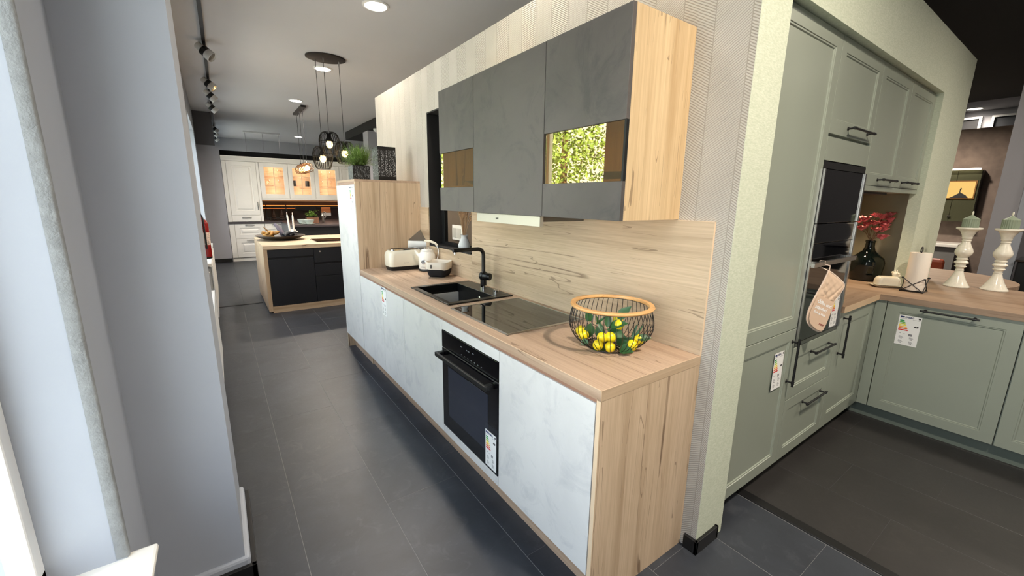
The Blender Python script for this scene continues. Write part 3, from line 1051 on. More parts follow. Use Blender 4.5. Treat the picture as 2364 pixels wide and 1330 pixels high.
# toaster
tc = (-0.245, 2.72, H1)
TR = math.radians(0)
t = thing('toaster', 'cream enamel toaster with black base near the tall cabinet', 'toaster', tc)
loft(MB(), tc, [(0.285, 0.15, 0.03, 0.0), (0.31, 0.17, 0.035, 0.035)], TR).build('base', BLACK, t, smooth=50)
bd = loft(MB(), tc, [(0.31, 0.17, 0.035, 0.0352), (0.318, 0.178, 0.04, 0.06), (0.318, 0.178, 0.045, 0.13), (0.308, 0.168, 0.05, 0.155), (0.285, 0.148, 0.055, 0.172), (0.27, 0.13, 0.055, 0.175)], TR).build('body', CREAM_GL, t, smooth=50)
tp = loft(MB(), tc, [(0.262, 0.12, 0.03, 0.1755), (0.258, 0.116, 0.03, 0.183), (0.25, 0.11, 0.03, 0.1845)], TR).build('top_plate', CHROME, t, smooth=40)
m = MB()
for yy in (-0.03, 0.03):
    m.box(tc[0] - 0.105, tc[0] + 0.105, tc[1] + yy - 0.013, tc[1] + yy + 0.013, H1 + 0.1847, H1 + 0.1855)
m.build('slot', BLACK, tp)
MB().cyl((tc[0] + 0.1595, tc[1] - 0.03, H1 + 0.065), (tc[0] + 0.175, tc[1] - 0.03, H1 + 0.065), 0.016, 20).build('dial', CHROME, t, smooth=40)
MB().cyl((tc[0] + 0.1595, tc[1] + 0.02, H1 + 0.13), (tc[0] + 0.185, tc[1] + 0.02, H1 + 0.13), 0.009, 12).build('lever', CHROME, t, smooth=40)
MB().text('korona', 0.017, (tc[0] - 0.035, tc[1] - 0.0893, H1 + 0.062), X, Z).build('lettering', INKG, bd, fix=False)

# corner socket wedge on the splashback
t = thing('corner_socket', 'grey metal wedge-shaped corner socket behind the toaster', 'socket', (-0.05, 2.86, H1))
m = MB()
cx_, cy_ = -0.0105, L5 - 0.001
vs = [(cx_ - 0.13, cy_, H1), (cx_, cy_ - 0.13, H1), (cx_, cy_, H1), (cx_ - 0.13, cy_, H1 + 0.235), (cx_, cy_ - 0.13, H1 + 0.235), (cx_, cy_, H1 + 0.235), (cx_, cy_, H1 + 0.335)]
m._add(vs[:6], [(0, 2, 1), (3, 4, 5), (0, 1, 4, 3), (1, 2, 5, 4), (2, 0, 3, 5)])
m.build('body', STEEL_D, t)
m = MB()
m._add([(v[0], v[1], v[2] + 0.003) for v in vs[3:6]] + [vs[6]], [(0, 2, 1), (0, 1, 3), (1, 2, 3), (2, 0, 3)])
m.build('sloped_top', STEEL_D, t)

# kettle
kc = (-0.105, 2.53, H1)
t = thing('kettle', 'white retro enamel kettle with round gauge between toaster and fabric basket', 'kettle', kc)
MB().lathe(kc, [(0.068, 0), (0.073, 0.004), (0.073, 0.014), (0.07, 0.018), (0, 0.018)], 36).build('base', BLACK, t, smooth=40)
kb = MB().lathe(kc, [(0.070, 0.0185), (0.074, 0.024), (0.075, 0.118), (0.072, 0.140), (0.060, 0.158), (0.056, 0.164), (0.056, 0.175), (0.0, 0.178)], 40).build('body', WHITE_GL, t, smooth=50)
MB().lathe((kc[0], kc[1], kc[2] + 0.1785), [(0.05, 0), (0.048, 0.006), (0.03, 0.012), (0, 0.014)], 32).build('lid', WHITE_GL, t, smooth=50)
d = Vector((-0.75, -0.66, 0)).normalized()   # towards camera
s_ = Vector((-0.78, 0.62, 0)).normalized()   # spout side
cK = Vector(kc)
m = MB()
m.tube([cK + Vector((-0.02, 0, 0.19)), cK + Vector((-0.02, 0, 0.208)), cK + Vector((0.02, 0, 0.208)), cK + Vector((0.02, 0, 0.19))], 0.0035, 8)
m.build('lid_handle', CHROME, t, smooth=50)
m = MB()
m.tube([cK + s_ * 0.062 + Z * 0.125, cK + s_ * 0.09 + Z * 0.15, cK + s_ * 0.105 + Z * 0.178], [0.017, 0.012, 0.009], 12)
m.build('spout', WHITE_GL, t, smooth=50)
hs = -s_
pts = [cK + hs * 0.074 + Z * 0.07, cK + hs * 0.098 + Z * 0.12, cK + hs * 0.105 + Z * 0.18, cK + hs * 0.09 + Z * 0.225]
MB().tube(pts, [0.006, 0.006, 0.006, 0.008], 10).build('handle_bracket', CHROME, t, smooth=50)
pts = [cK + hs * 0.095 + Z * 0.222, cK + hs * 0.075 + Z * 0.243, cK + hs * 0.035 + Z * 0.258, cK + s_ * 0.02 + Z * 0.262]
MB().tube(pts, [0.009, 0.011, 0.011, 0.008], 12).build('handle', CREAM_GL, t, smooth=50)
gp = cK + d * 0.0745 + Z * 0.085
MB().lathe(gp, [(0.021, 0), (0.021, 0.005), (0.018, 0.006), (0.018, 0.004), (0, 0.004)], 28, axis=d).build('gauge', CHROME, t, smooth=40)
rt = Vector((-d.y, d.x, 0)); rt = rt if rt.dot(X) > 0 else -rt
MB().text('korona', 0.014, cK + d * 0.0778 + Z * 0.036 - rt * 0.026, rt, Z).build('lettering', INKG, kb, fix=False)

# fabric basket
bc = (-0.127, 2.235, H1)
t = thing('fabric_basket', 'soft fabric bread basket, white turned-down rim over black base', 'basket', bc)
def cloth(m, c, rings, seed, amp=0.004, rot=0.0):
    n0 = len(m.v)
    loft(m, c, rings, rot, cap=False)
    for i in range(n0, len(m.v)):
        v = Vector(m.v[i])
        k = mnoise.noise_vector(v * 22 + Vector((seed, 0, 0))) * amp
        if v.z > c[2] + 0.004:
            m.v[i] = tuple(v + k)
BKC = flat('black_canvas', (22, 18, 22), 0.9)
WHC = flat('natural_canvas', (226, 218, 204), 0.9, vary=0.05)
m = MB()
cloth(m, bc, [(0.001, 0.001, 0.0004, 0.0005), (0.15, 0.13, 0.03, 0.0), (0.175, 0.15, 0.035, 0.02), (0.19, 0.165, 0.04, 0.05), (0.192, 0.17, 0.045, 0.075)], 3, rot=0.75)
m.build('base', BKC, t, smooth=80, fix=False)
m = MB()
cloth(m, bc, [(0.196, 0.174, 0.045, 0.062), (0.204, 0.182, 0.05, 0.085), (0.205, 0.184, 0.05, 0.112), (0.198, 0.178, 0.05, 0.122), (0.188, 0.168, 0.045, 0.112), (0.182, 0.16, 0.045, 0.06), (0.15, 0.13, 0.03, 0.012)], 8, amp=0.006, rot=0.75)
m.build('rim', WHC, t, smooth=80, fix=False)
m = MB()
pp = Vector(bc) + Vector((-0.093, -0.062, 0.075))
m.box(pp.x - 0.0125, pp.x - 0.0045, pp.y - 0.002, pp.y + 0.002, pp.z, pp.z + 0.03)
m.build('tag', INK, t)

# wire basket with lemons
wc = Vector((-0.232, 0.292, H1))
t = thing('wire_basket', 'round black wire basket with wooden rim on the oak worktop', 'basket', tuple(wc))
prof = [(0.0, 0.004), (0.03, 0.0035), (0.09, 0.004), (0.125, 0.018), (0.158, 0.05), (0.176, 0.088), (0.178, 0.118), (0.172, 0.152), (0.163, 0.178)]
BW = flat('black_wire', (14, 12, 14), 0.4)
NW = 46
def smoothprof(pr, n=20):
    out = []
    for i in range(n + 1):
        tt = i / n * (len(pr) - 1)
        k = min(int(tt), len(pr) - 2)
        f = tt - k
        p0, p1, p2, p3 = pr[max(k-1, 0)], pr[k], pr[k+1], pr[min(k+2, len(pr)-1)]
        cr = lambda a, b, c, d: 0.5 * ((2*b) + (-a+c)*f + (2*a-5*b+4*c-d)*f*f + (-a+3*b-3*c+d)*f**3)
        out.append((cr(p0[0], p1[0], p2[0], p3[0]), cr(p0[1], p1[1], p2[1], p3[1])))
    return out
sp_ = smoothprof(prof[1:], 18)
m = MB()
for k in range(NW):
    a = 2 * PI * k / NW
    pts = []
    for i, (r, z) in enumerate(sp_):
        aa = a + 0.10 * (1 - i / 18)
        pts.append(wc + Vector((r * math.cos(aa), r * math.sin(aa), z)))
    m.tube(pts, 0.0014, 5)
m.build('wires', BW, t, kind='stuff', smooth=60)
m = MB()
m.tube([wc + Vector((0.163 * math.cos(2*PI*k/64), 0.163 * math.sin(2*PI*k/64), 0.178)) for k in range(64)], 0.0025, 6, closed=True)
m.build('hoop', BW, t, smooth=60)
m = MB()
m.tube([wc + Vector((0.10 * math.cos(2*PI*k/48), 0.10 * math.sin(2*PI*k/48), 0.0035)) for k in range(48)], 0.0025, 6, closed=True)
m.build('hoop', BW, t, smooth=60)
MB().tube([wc + Vector((0.03 * math.cos(2*PI*k/24), 0.03 * math.sin(2*PI*k/24), 0.0035)) for k in range(24)], 0.002, 6, closed=True).build('hoop', BW, t, smooth=60)
MB().lathe(wc, [(0.154, 0.181), (0.175, 0.181), (0.178, 0.186), (0.175, 0.192), (0.156, 0.192), (0.153, 0.186), (0.154, 0.181)], 64, cap=False).build('wooden_rim', wood('rim_wood', 'x', light=(220, 172, 112), dark=(204, 150, 88), crack=(150, 100, 56), rough=0.4), t, smooth=40)
LEM = flat('lemon_yellow', (240, 216, 30), 0.35, vary=0.05, scale=20, bump=0.15, bscale=200)
LGR = flat('lemon_leaf', (44, 84, 44), 0.4, vary=0.2, scale=30)
TWG = flat('twig', (126, 120, 96), 0.8)
R3 = 0.022
# positions relative to the basket centre (x, y, z)
lem = [((-0.062, 0.118, 0.048), 'lemon lying leftmost in the wire basket, half hidden by its neighbour'),
       ((-0.075, 0.085, 0.038), 'lemon second from the left in the wire basket'),
       ((-0.105, -0.030, 0.032), 'lemon low at the front left of the middle cluster in the wire basket'),
       ((-0.060, -0.010, 0.050), 'lemon at the top left of the middle cluster in the wire basket'),
       ((-0.070, -0.065, 0.026), 'lemon lowest at the front of the middle cluster in the wire basket'),
       ((-0.030, -0.030, 0.052), 'lemon at the top right of the middle cluster in the wire basket'),
       ((0.020, -0.030, 0.100), 'lemon set highest in the wire basket, just below the rim'),
       ((0.040, -0.005, 0.112), 'lemon half hidden behind the highest one in the wire basket'),
       ((0.050, -0.115, 0.052), 'lemon rightmost in the wire basket, upper of the right pair'),
       ((0.005, -0.118, 0.036), 'lemon lower left of the right pair in the wire basket')]
for k, (p, lb) in enumerate(lem):
    rot = Matrix.Rotation(k * 1.3, 3, 'Z') @ Matrix.Rotation(0.6 + k, 3, 'X')
    MB().ell(wc + Vector(p), R3, R3, R3 * 1.1, 18, 12, rot).build('lemon', LEM, smooth=80, label=lb, cat='lemon', group='lemons in the wire basket', at=tuple(wc + Vector(p)))
def leaf(m, base, direc, up, ln, wd, curl=0.15):
    direc = Vector(direc).normalized()
    sd_ = direc.cross(Vector(up)).normalized()
    nn = sd_.cross(direc)
    rows = 7
    vs, fs = [], []
    for i in range(rows + 1):
        f = i / rows
        w = wd * math.sin(PI * min(1, f ** 0.8)) * 0.5 + 0.0004
        c = Vector(base) + direc * (ln * f) - nn * (curl * ln * f * f)
        vs += [c - sd_ * w + nn * w * 0.3, c, c + sd_ * w + nn * w * 0.3]
    for i in range(rows):
        for k in range(2):
            a = i * 3 + k
            fs.append((a, a + 1, a + 4, a + 3))
    return m._add(vs, fs)
def branch(ends, leaves, label):
    t = thing('lemon_branch', label, 'branch', tuple(wc + Vector(ends[0])), 'leafy lemon branches in the wire basket')
    MB().tube([wc + Vector(e) for e in ends], [0.003, 0.0025, 0.002, 0.0015][:len(ends)] if len(ends) <= 4 else 0.002, 7).build('twig', TWG, t, smooth=60)
    for (b, dr_, ln, wd) in leaves:
        lm = leaf(MB(), wc + Vector(b), dr_, (-0.6, -0.5, 0.8), ln, wd)
        lm.v = [(x, y, max(z, wc.z + 0.006)) for x, y, z in lm.v]
        lm.build('leaf', LGR, t, smooth=70, fix=False)
branch([(0.02, 0.02, 0.02), (-0.02, 0.03, 0.07), (-0.06, 0.07, 0.10)], [((-0.055, 0.065, 0.095), (0.0, 0.1, -1), 0.075, 0.045), ((-0.05, 0.07, 0.1), (-0.3, 0.2, 0.75), 0.05, 0.036), ((-0.03, 0.04, 0.085), (-0.3, -0.1, 0.6), 0.055, 0.012), ((-0.09, 0.07, 0.03), (-0.1, -0.3, -0.4), 0.05, 0.032), ((-0.04, 0.05, 0.09), (0.25, -0.25, 0.35), 0.06, 0.012)], 'leafy twig at the left of the wire basket, dark leaf above the left lemons')
branch([(-0.04, -0.02, 0.015), (-0.02, -0.01, 0.07), (0.02, -0.02, 0.12), (0.04, -0.04, 0.15)], [((0.02, -0.02, 0.12), (0.1, -0.35, 0.5), 0.085, 0.045), ((-0.01, -0.0, 0.09), (0.3, -0.8, 0.35), 0.085, 0.042), ((-0.03, 0.02, 0.09), (-0.2, 0.2, -1), 0.065, 0.045), ((-0.02, -0.0, 0.08), (0.25, -0.75, -0.2), 0.095, 0.045), ((-0.03, 0.01, 0.06), (-0.1, 0.35, 0.6), 0.06, 0.02), ((0.0, -0.05, 0.06), (0.0, -0.4, -0.6), 0.06, 0.045), ((-0.02, 0.0, 0.085), (0.2, 0.1, 0.9), 0.07, 0.03)], 'leafy twig rising in the middle of the wire basket with a leaf above the rim')
branch([(0.0, -0.05, 0.012), (-0.03, -0.07, 0.02), (-0.05, -0.10, 0.03)], [((-0.035, -0.085, 0.02), (0.15, -0.7, 0.05), 0.06, 0.05), ((-0.06, -0.03, 0.012), (-0.7, 0.1, 0.05), 0.06, 0.04), ((0.0, -0.06, 0.03), (0.4, -0.5, 0.3), 0.07, 0.03), ((0.03, -0.12, 0.06), (0.8, -0.8, 0.25), 0.06, 0.035), ((0.02, -0.1, 0.05), (0.2, -0.1, 0.8), 0.075, 0.012), ((0.03, -0.1, 0.05), (0.4, -0.3, 0.9), 0.08, 0.01)], 'leafy twig at the right of the wire basket with a leaf poking out')

# on top of the tall cabinet
TT = TZ + 0.0008
pc = Vector((-0.51, 3.02, TT))
LACE = None
def lace(name, sc, thr):
    t = NT(name)
    n1 = t.noise(t.coords((sc, sc, sc * 0.35)), 1.0, 2, 0.5, 1.0)
    k = t.math('GREATER_THAN', n1, thr)
    col = t.mix(k, lin(12, 12, 13), lin(104, 106, 108))
    return t.bsdf(col, 0.4)
t = thing('plant_pot', 'small square black lace-pattern plant pot on the tall cabinet', 'plant pot', tuple(pc))
B(pc.x - 0.075, pc.x + 0.075, pc.y - 0.075, pc.y + 0.075, TT, TT + 0.115).build('body', lace('lace_small', 130, 0.56), t, bevel=0.002)
B(pc.x - 0.068, pc.x + 0.068, pc.y - 0.068, pc.y + 0.068, TT + 0.1155, TT + 0.119).build('soil', flat('soil', (40, 32, 26), 0.95), t)
GRS = flat('fine_fern_green', (96, 122, 50), 0.6, vary=0.3, scale=20)
t = thing('grass_plant', 'bushy fine-leaved green plant in the square black pot on the tall cabinet', 'plant', (pc.x, pc.y, TT + 0.12))
m = MB()
rd = random.Random(11)
for k in range(760):
    a = rd.uniform(0, 2 * PI); el = rd.uniform(-0.1, 1.3)
    ln = rd.uniform(0.10, 0.215)
    d0 = Vector((math.cos(a) * math.cos(el), math.sin(a) * math.cos(el), math.sin(el)))
    b0 = Vector((pc.x + rd.uniform(-0.05, 0.05), pc.y + rd.uniform(-0.05, 0.05), TT + 0.125))
    p1 = b0 + d0 * ln * 0.55 + Z * 0.015
    p2 = b0 + d0 * ln
    sd_ = d0.cross(Z).normalized() * rd.uniform(0.0014, 0.0028)
    m._add([b0 - sd_ * .5, b0 + sd_ * .5, p1 + sd_, p1 - sd_, p2], [(0, 1, 2, 3), (3, 2, 4)])
    for q_ in range(3):
        p = b0.lerp(p2, 0.5 + 0.16 * q_)
        e = p + Vector((rd.uniform(-1, 1), rd.uniform(-1, 1), rd.uniform(-0.3, 1))).normalized() * 0.02
        m._add([p - sd_ * .6, p + sd_ * .6, e], [(0, 1, 2)])
m.build('foliage', GRS, t, kind='stuff', fix=False)
lc = Vector((-0.27, 3.06, TT))
t = thing('lantern_box', 'tall square black metal lantern box with cut-out lettering pattern, beside the plant', 'lantern', tuple(lc))
w_, h_ = 0.165, 0.295
LB = NT('black_cutout_metal')
sx = LB.add('ShaderNodeSeparateXYZ', Vector=LB.add('ShaderNodeTexCoord').outputs['Object'])
uu = LB.math('ADD', sx.outputs['X'], sx.outputs['Y'])
colm = LB.math('MODULO', LB.math('ADD', LB.math('MULTIPLY', uu, 28.0), 50.0), 1.0)
inb = LB.math('LESS_THAN', LB.math('ABSOLUTE', LB.math('SUBTRACT', colm, 0.5)), 0.38)
nz = LB.noise(LB.coords((170, 170, 110)), 1.0, 2, 0.5, 0.8)
ch = LB.math('MULTIPLY', LB.math('GREATER_THAN', nz, 0.57), inb)
zz = LB.math('MULTIPLY', LB.math('GREATER_THAN', sx.outputs['Z'], 0.035), LB.math('LESS_THAN', sx.outputs['Z'], 0.265))
LBM = LB.bsdf(LB.mix(LB.math('MULTIPLY', ch, zz), lin(12, 12, 13), lin(190, 190, 192)), 0.4)
B(lc.x - w_/2, lc.x + w_/2, lc.y - w_/2, lc.y + w_/2, TT, TT + h_ - 0.012).build('shell', LBM, t)
m = MB()
for k in range(9):
    u = lc.x - w_/2 + w_ * (k + .5) / 9
    m.box(u - 0.007, u + 0.007, lc.y - w_/2, lc.y + w_/2, TT + h_ - 0.008, TT + h_ - 0.002)
m.box(lc.x - w_/2, lc.x + w_/2, lc.y - w_/2, lc.y - w_/2 + 0.008, TT + h_ - 0.012, TT + h_)
m.box(lc.x - w_/2, lc.x + w_/2, lc.y + w_/2 - 0.008, lc.y + w_/2, TT + h_ - 0.012, TT + h_)
m.build('top_grille', BLACK, t)

# ------------------------------------------------------------ sage green kitchen (fronts face -Y)
GF = -0.035
SHK = [(0, -0.001), (0.001, 0), (0.062, 0), (0.064, -0.003), (0.070, -0.003), (0.074, -0.0075)]
def gdoor(name, x0, x1, z0, z1, t, prof=SHK, mat=None):
    m = MB().panel((x0 + 0.0022, GF, z0 + 0.002), X, Z, -Y, x1 - x0 - 0.0044, z1 - z0 - 0.004, prof, 0.019)
    return m.build(name, mat or SAGE, t)
def bar_handle(org, along, out, ln, t, name='handle'):
    """org = centre on the door surface"""
    org, along, out = Vector(org), Vector(along).normalized(), Vector(out).normalized()
    m = MB()
    h = 0.032
    a, b = org - along * ln / 2, org + along * ln / 2
    m.cyl(a + out * h - along * 0.0, b + out * h, 0.0058, 12)
    for k in (-1, 1):
        c = org + along * (k * (ln / 2 - 0.022))
        m.cyl(c, c + out * h, 0.0048, 10)
        m.lathe(c + out * 0.0004, [(0.009, 0), (0.009, 0.003), (0.005, 0.007)], 14, axis=out)
        m.lathe(c + out * (h) - along * (k * -0.0) - along * 0.008, [(0.0075, 0), (0.0075, 0.016)], 12, axis=along)
    return m.build(name, BLACK, t, smooth=40)
g0, g1, g2, g3 = 0.2366, 0.842, 1.447, 2.055
# filler at the left
B(0.2205, g0 - 0.001, GF, 0.5, 0.10, 2.29).build('filler_strip', SAGE, label='narrow sage filler strip between green wall strip and tall cabinet', cat='filler')
# tall fridge cabinet
t = thing('tall_fridge_cabinet', 'tall sage green cabinet with two framed doors beside the ovens', 'tall cabinet', ((g0 + g1) / 2, 0.25, 0))
B(g0, g1, GF + 0.02, 0.54, 0.103, 2.288).build('carcass', SAGE, t)
gdoor('door', g0, g1, 0.104, 0.895, t)
gdoor('door', g0, g1, 0.895, 2.288, t)
B(g0, g1, 0.03, 0.5, 0, 0.102).build('plinth', BLACK, t)  # toe-kick shadow put in as black colour
bar_handle((0.808, GF, 0.715), Z, -Y, 0.265, t)
energy_label((0.632, GF - 0.0002, 0.592), X, Z, 0.105, 0.20, 'energy label on the lower door of the tall sage cabinet', 4, lt=0.0006).rotation_euler = (math.radians(-1.0), 0, 0)
# oven column
t = thing('oven_column', 'sage green oven column with top flap and two drawers', 'tall cabinet', ((g1 + g2) / 2, 0.25, 0))
m = MB()
m.box(g1, g1 + 0.016, GF + 0.02, 0.54, 0.103, 2.288)
m.box(g2 - 0.016, g2, GF + 0.02, 0.54, 0.103, 2.288)
m.box(g1 + 0.016, g2 - 0.016, GF + 0.02, 0.54, 0.103, 0.79)
m.box(g1 + 0.016, g2 - 0.016, GF + 0.02, 0.54, 1.73, 2.288)
m.box(g1 + 0.016, g2 - 0.016, 0.52, 0.54, 0.79, 1.73)
m.build('carcass', SAGE, t)
B(g1, g2, 0.03, 0.5, 0, 0.102).build('plinth', BLACK, t)  # black colour stands for the shadow under the drawers
f_ = gdoor('flap', g1, g2, 1.862, 2.288, t)
gdoor('filler_panel', g1, g2, 1.738, 1.852, t, prof=[(0, -0.001), (0.001, 0)])
d1 = gdoor('drawer', g1, g2, 0.478, 0.783, t)
d2 = gdoor('drawer', g1, g2, 0.104, 0.478, t)
bar_handle((1.215, GF, 1.905), X, -Y, 0.33, f_)
bar_handle((1.215, GF, 0.715), X, -Y, 0.30, d1)
bar_handle((1.215, GF, 0.405), X, -Y, 0.30, d2)
B(g1 + 0.003, g2 - 0.003, GF + 0.0, GF + 0.02, 0.786, 0.806).build('trim_strip', STEEL_D, t)
# built-in ovens
ox0, ox1 = g1 + 0.004, g2 - 0.004
t = thing('compact_oven', 'black glass compact oven at the top of the sage oven column', 'oven', ((ox0 + ox1) / 2, 0.2, 1.43))
B(ox0 + 0.02, ox1 - 0.02, GF + 0.01, 0.5, 1.44, 1.70).build('body', BLACK, t)
B(ox0 + 0.012, ox1 - 0.022, GF - 0.004, GF + 0.01, 1.437, 1.700).build('glass_front', BLACK_GLOSS, t, bevel=0.001)
B(ox0, ox0 + 0.011, GF - 0.010, GF + 0.01, 1.437, 1.700).build('side_trim', STEEL, t)
B(ox1 - 0.021, ox1, GF - 0.010, GF + 0.01, 1.437, 1.700).build('side_trim', STEEL, t)
B(ox0, ox1, GF + 0.0, GF + 0.02, 1.703, 1.735).build('vent_slot', BLACK, t)
t = thing('oven', 'black glass oven with steel bar handle in the sage oven column', 'oven', ((ox0 + ox1) / 2, 0.2, 0.81))
B(ox0 + 0.02, ox1 - 0.02, GF + 0.01, 0.5, 0.815, 1.43).build('body', BLACK, t)
B(ox0 + 0.012, ox1 - 0.022, GF - 0.004, GF + 0.01, 1.335, 1.432).build('control_panel', BLACK_GLOSS, t, bevel=0.001)
B(ox0 + 0.012, ox1 - 0.022, GF - 0.004, GF + 0.01, 0.812, 1.331).build('oven_door', BLACK_GLOSS, t, bevel=0.001)
B(ox0, ox0 + 0.011, GF - 0.010, GF + 0.01, 0.810, 1.433).build('side_trim', STEEL, t)
B(ox1 - 0.021, ox1, GF - 0.010, GF + 0.01, 0.810, 1.433).build('side_trim', STEEL, t)
m = MB()
m.box(0.80, 1.39, GF - 0.046, GF - 0.030, 1.222, 1.245)
m.box(0.86, 0.884, GF - 0.031, GF - 0.004, 1.222, 1.245)
m.box(1.36, 1.384, GF - 0.031, GF - 0.004, 1.222, 1.245)
m.build('handle', STEEL, t, bevel=0.001)
energy_label((1.285, GF - 0.0052, 0.822), X, Z, 0.10, 0.20, 'energy label on the black oven glass behind the oven mitt', 0)

# oven mitt
def mitt():
    MT = flat('beige_quilt_cotton', (206, 178, 152), 0.9, vary=0.04)
    MTP = flat('pale_piping', (226, 204, 186), 0.85)
    org = Vector((0.93, GF - 0.080, 1.228))
    t = thing('oven_mitt', 'beige quilted oven glove with white slogan hanging from the steel oven handle', 'oven mitt', tuple(org))
    U = Vector((0.8, -0.6, 0))
    V = Z.copy()
    Nn = U.cross(V)
    # outline in (u, v), v downwards negative
    cor = [(-0.013, -0.028), (0.030, -0.056), (0.068, -0.088), (0.073, -0.110), (0.057, -0.148), (0.036, -0.190), (0.023, -0.259), (0.013, -0.304), (0.004, -0.338), (-0.010, -0.347), (-0.040, -0.336), (-0.072, -0.308), (-0.086, -0.279), (-0.084, -0.234), (-0.071, -0.188), (-0.052, -0.134), (-0.036, -0.090), (-0.022, -0.046)]
    # smooth closed outline
    N = 96
    pts = []
    n = len(cor)
    for k in range(N):
        tt = k / N * n
        i = int(tt); f = tt - i
        p0, p1, p2, p3 = cor[(i-1) % n], cor[i % n], cor[(i+1) % n], cor[(i+2) % n]
        pts.append(tuple(0.5 * ((2*p1[j]) + (-p0[j]+p2[j])*f + (2*p0[j]-5*p1[j]+4*p2[j]-p3[j])*f*f + (-p0[j]+3*p1[j]-3*p2[j]+p3[j])*f**3) for j in (0, 1)))
    cen = (sum(p[0] for p in pts) / N, sum(p[1] for p in pts) / N)
    vs, fs = [], []
    R = 16
    for s_ in (1, -1):
        base = len(vs)
        for r in range(R):
            f = 1 - r / R
            for (u, v) in pts:
                uu_, vv_ = cen[0] + (u - cen[0]) * f, cen[1] + (v - cen[1]) * f
                hgt = 0.010 * math.sqrt(max(0, 1 - f ** 3))
                if s_ == 1 and vv_ > -0.148 - (uu_ + 0.048) * 0.45:
                    q1 = abs(math.sin((uu_ * 1.0 + vv_ * 0.75) * 98)); q2 = abs(math.sin((uu_ * 0.8 - vv_ * 0.75) * 98))
                    hgt += (1 - f) ** 0.3 * 0.011 * (min(q1, q2) ** 0.5 - 0.6)
                vs.append(org + U * uu_ + V * vv_ + Nn * (hgt * s_ + 0.0))
        vs.append(org + U * cen[0] + V * cen[1] + Nn * (0.010 * s_))
        c = len(vs) - 1
        for r in range(R - 1):
            for k in range(N):
                k2 = (k + 1) % N
                q = (base + r*N + k, base + r*N + k2, base + (r+1)*N + k2, base + (r+1)*N + k)
                fs.append(q if s_ == 1 else q[::-1])
        for k in range(N):
            k2 = (k + 1) % N
            q = (base + (R-1)*N + k, base + (R-1)*N + k2, c)
            fs.append(q if s_ == 1 else q[::-1])
    MB()._add(vs, fs).build('body', MT, t, smooth=80, fix=False)
    MB().tube([org + U * u + V * v for u, v in pts], 0.0035, 6, closed=True).build('piping', MTP, t, smooth=60)
    # pocket with print
    pk = [(-0.055, -0.148), (0.034, -0.188), (0.020, -0.259), (0.010, -0.304), (0.001, -0.334), (-0.011, -0.342), (-0.038, -0.331), (-0.069, -0.304), (-0.081, -0.277), (-0.080, -0.234), (-0.068, -0.188)]
    po = MB().prism(pk, org + Nn * 0.0105, U, V, Nn, 0.002).build('pocket', flat('beige_cotton', (208, 178, 152), 0.9, vary=0.02), t, bevel=0.001)
    m = MB()
    tilt = math.radians(-24)
    U2 = U * math.cos(tilt) + V * math.sin(tilt)
    V2 = V * math.cos(tilt) - U * math.sin(tilt)
    o = org + Nn * 0.0132
    m.text('\u00d6ffne und', 0.025, o + U * -0.056 + V * -0.187, U2, V2, squash=0.78, off=0.0006)
    m.text('staune!', 0.027, o + U * -0.063 + V * -0.214, U2, V2, squash=0.85, off=0.0006)
    m.text('Slide & Hide', 0.0155, o + U * -0.066 + V * -0.238, U2, V2, squash=0.85, off=0.0004)
    m.build('print', PAPER, po, fix=False)
    m = MB(); m.text('NEFF', 0.0125, o + U * -0.030 + V * -0.305, U2, V2, off=0.0005)
    m.build('logo', flat('dark_red_print', (130, 40, 36), 0.6), po, fix=False)
    # loop
    MB().tube([org + U * -0.013 + V * -0.028, org + U * -0.012 + V * 0.0, Vector((org.x - 0.012, GF - 0.050, org.z + 0.004)), Vector((org.x - 0.012, GF - 0.050, org.z + 0.021)), Vector((org.x - 0.012, GF - 0.026, org.z + 0.021)), Vector((org.x - 0.008, GF - 0.024, org.z - 0.01)), org + U * -0.010 + V * -0.028], 0.0024, 6).build('loop', MTP, t, smooth=60)
mitt()

# base cabinet right of ovens + corner
PFX = 2.14
t = thing('base_cabinet', 'sage green base cabinet with upright black handle, between ovens and corner', 'cabinet', (1.8, 0.25, 0))
B(g2, 2.16, GF + 0.02, 0.54, 0.103, 0.886).build('carcass', SAGE, t)
gdoor('door', g2, 2.138, 0.104, 0.884, t, prof=[(0, -0.001), (0.001, 0), (0.085, 0), (0.087, -0.003), (0.093, -0.003), (0.097, -0.0075)])
B(g2, 2.16, 0.03, 0.5, 0, 0.102).build('plinth', BLACK, t)  # black here is the toe-kick shadow, painted in
bar_handle((1.535, GF, 0.725), Z, -Y, 0.275, t)
# peninsula units
def pdoor(name, y0, y1, t, z0=0.104, z1=0.884, prof=SHK):
    return MB().panel((PFX, y0 + 0.0015, z0), Y, Z, -X, y1 - y0 - 0.003, z1 - z0, prof, 0.019).build(name, SAGE, t)
t = thing('corner_post', 'sage green corner filler post at the inside corner of the green kitchen', 'filler', (2.15, -0.066, 0.1))
B(PFX, PFX + 0.019, -0.0955, GF - 0.0005, 0.104, 0.884).build('board', SAGE, t)
t = thing('dishwasher', 'sage green integrated dishwasher front with framed panel and black bar handle', 'dishwasher', (2.45, -0.4, 0))
B(PFX + 0.0195, 2.73, -0.703, -0.100, 0.103, 0.886).build('body', flat('grey_body', (120, 124, 120), 0.5), t)
d = pdoor('door_front', -0.707, -0.0985, t)
bar_handle((PFX, -0.402, 0.857), Y, -X, 0.265, d)
t = thing('base_cabinet', 'sage green base cabinet in the peninsula at the right picture edge', 'cabinet', (2.45, -1.0, 0))
B(PFX + 0.0195, 2.73, -1.31, -0.7075, 0.103, 0.886).build('carcass', SAGE, t)
d = pdoor('door', -1.312, -0.7105, t)
bar_handle((PFX, -1.01, 0.857), Y, -X, 0.265, d)
t = thing('base_cabinet', 'sage green end cabinet of the peninsula, outside the picture', 'cabinet', (2.45, -1.6, 0))
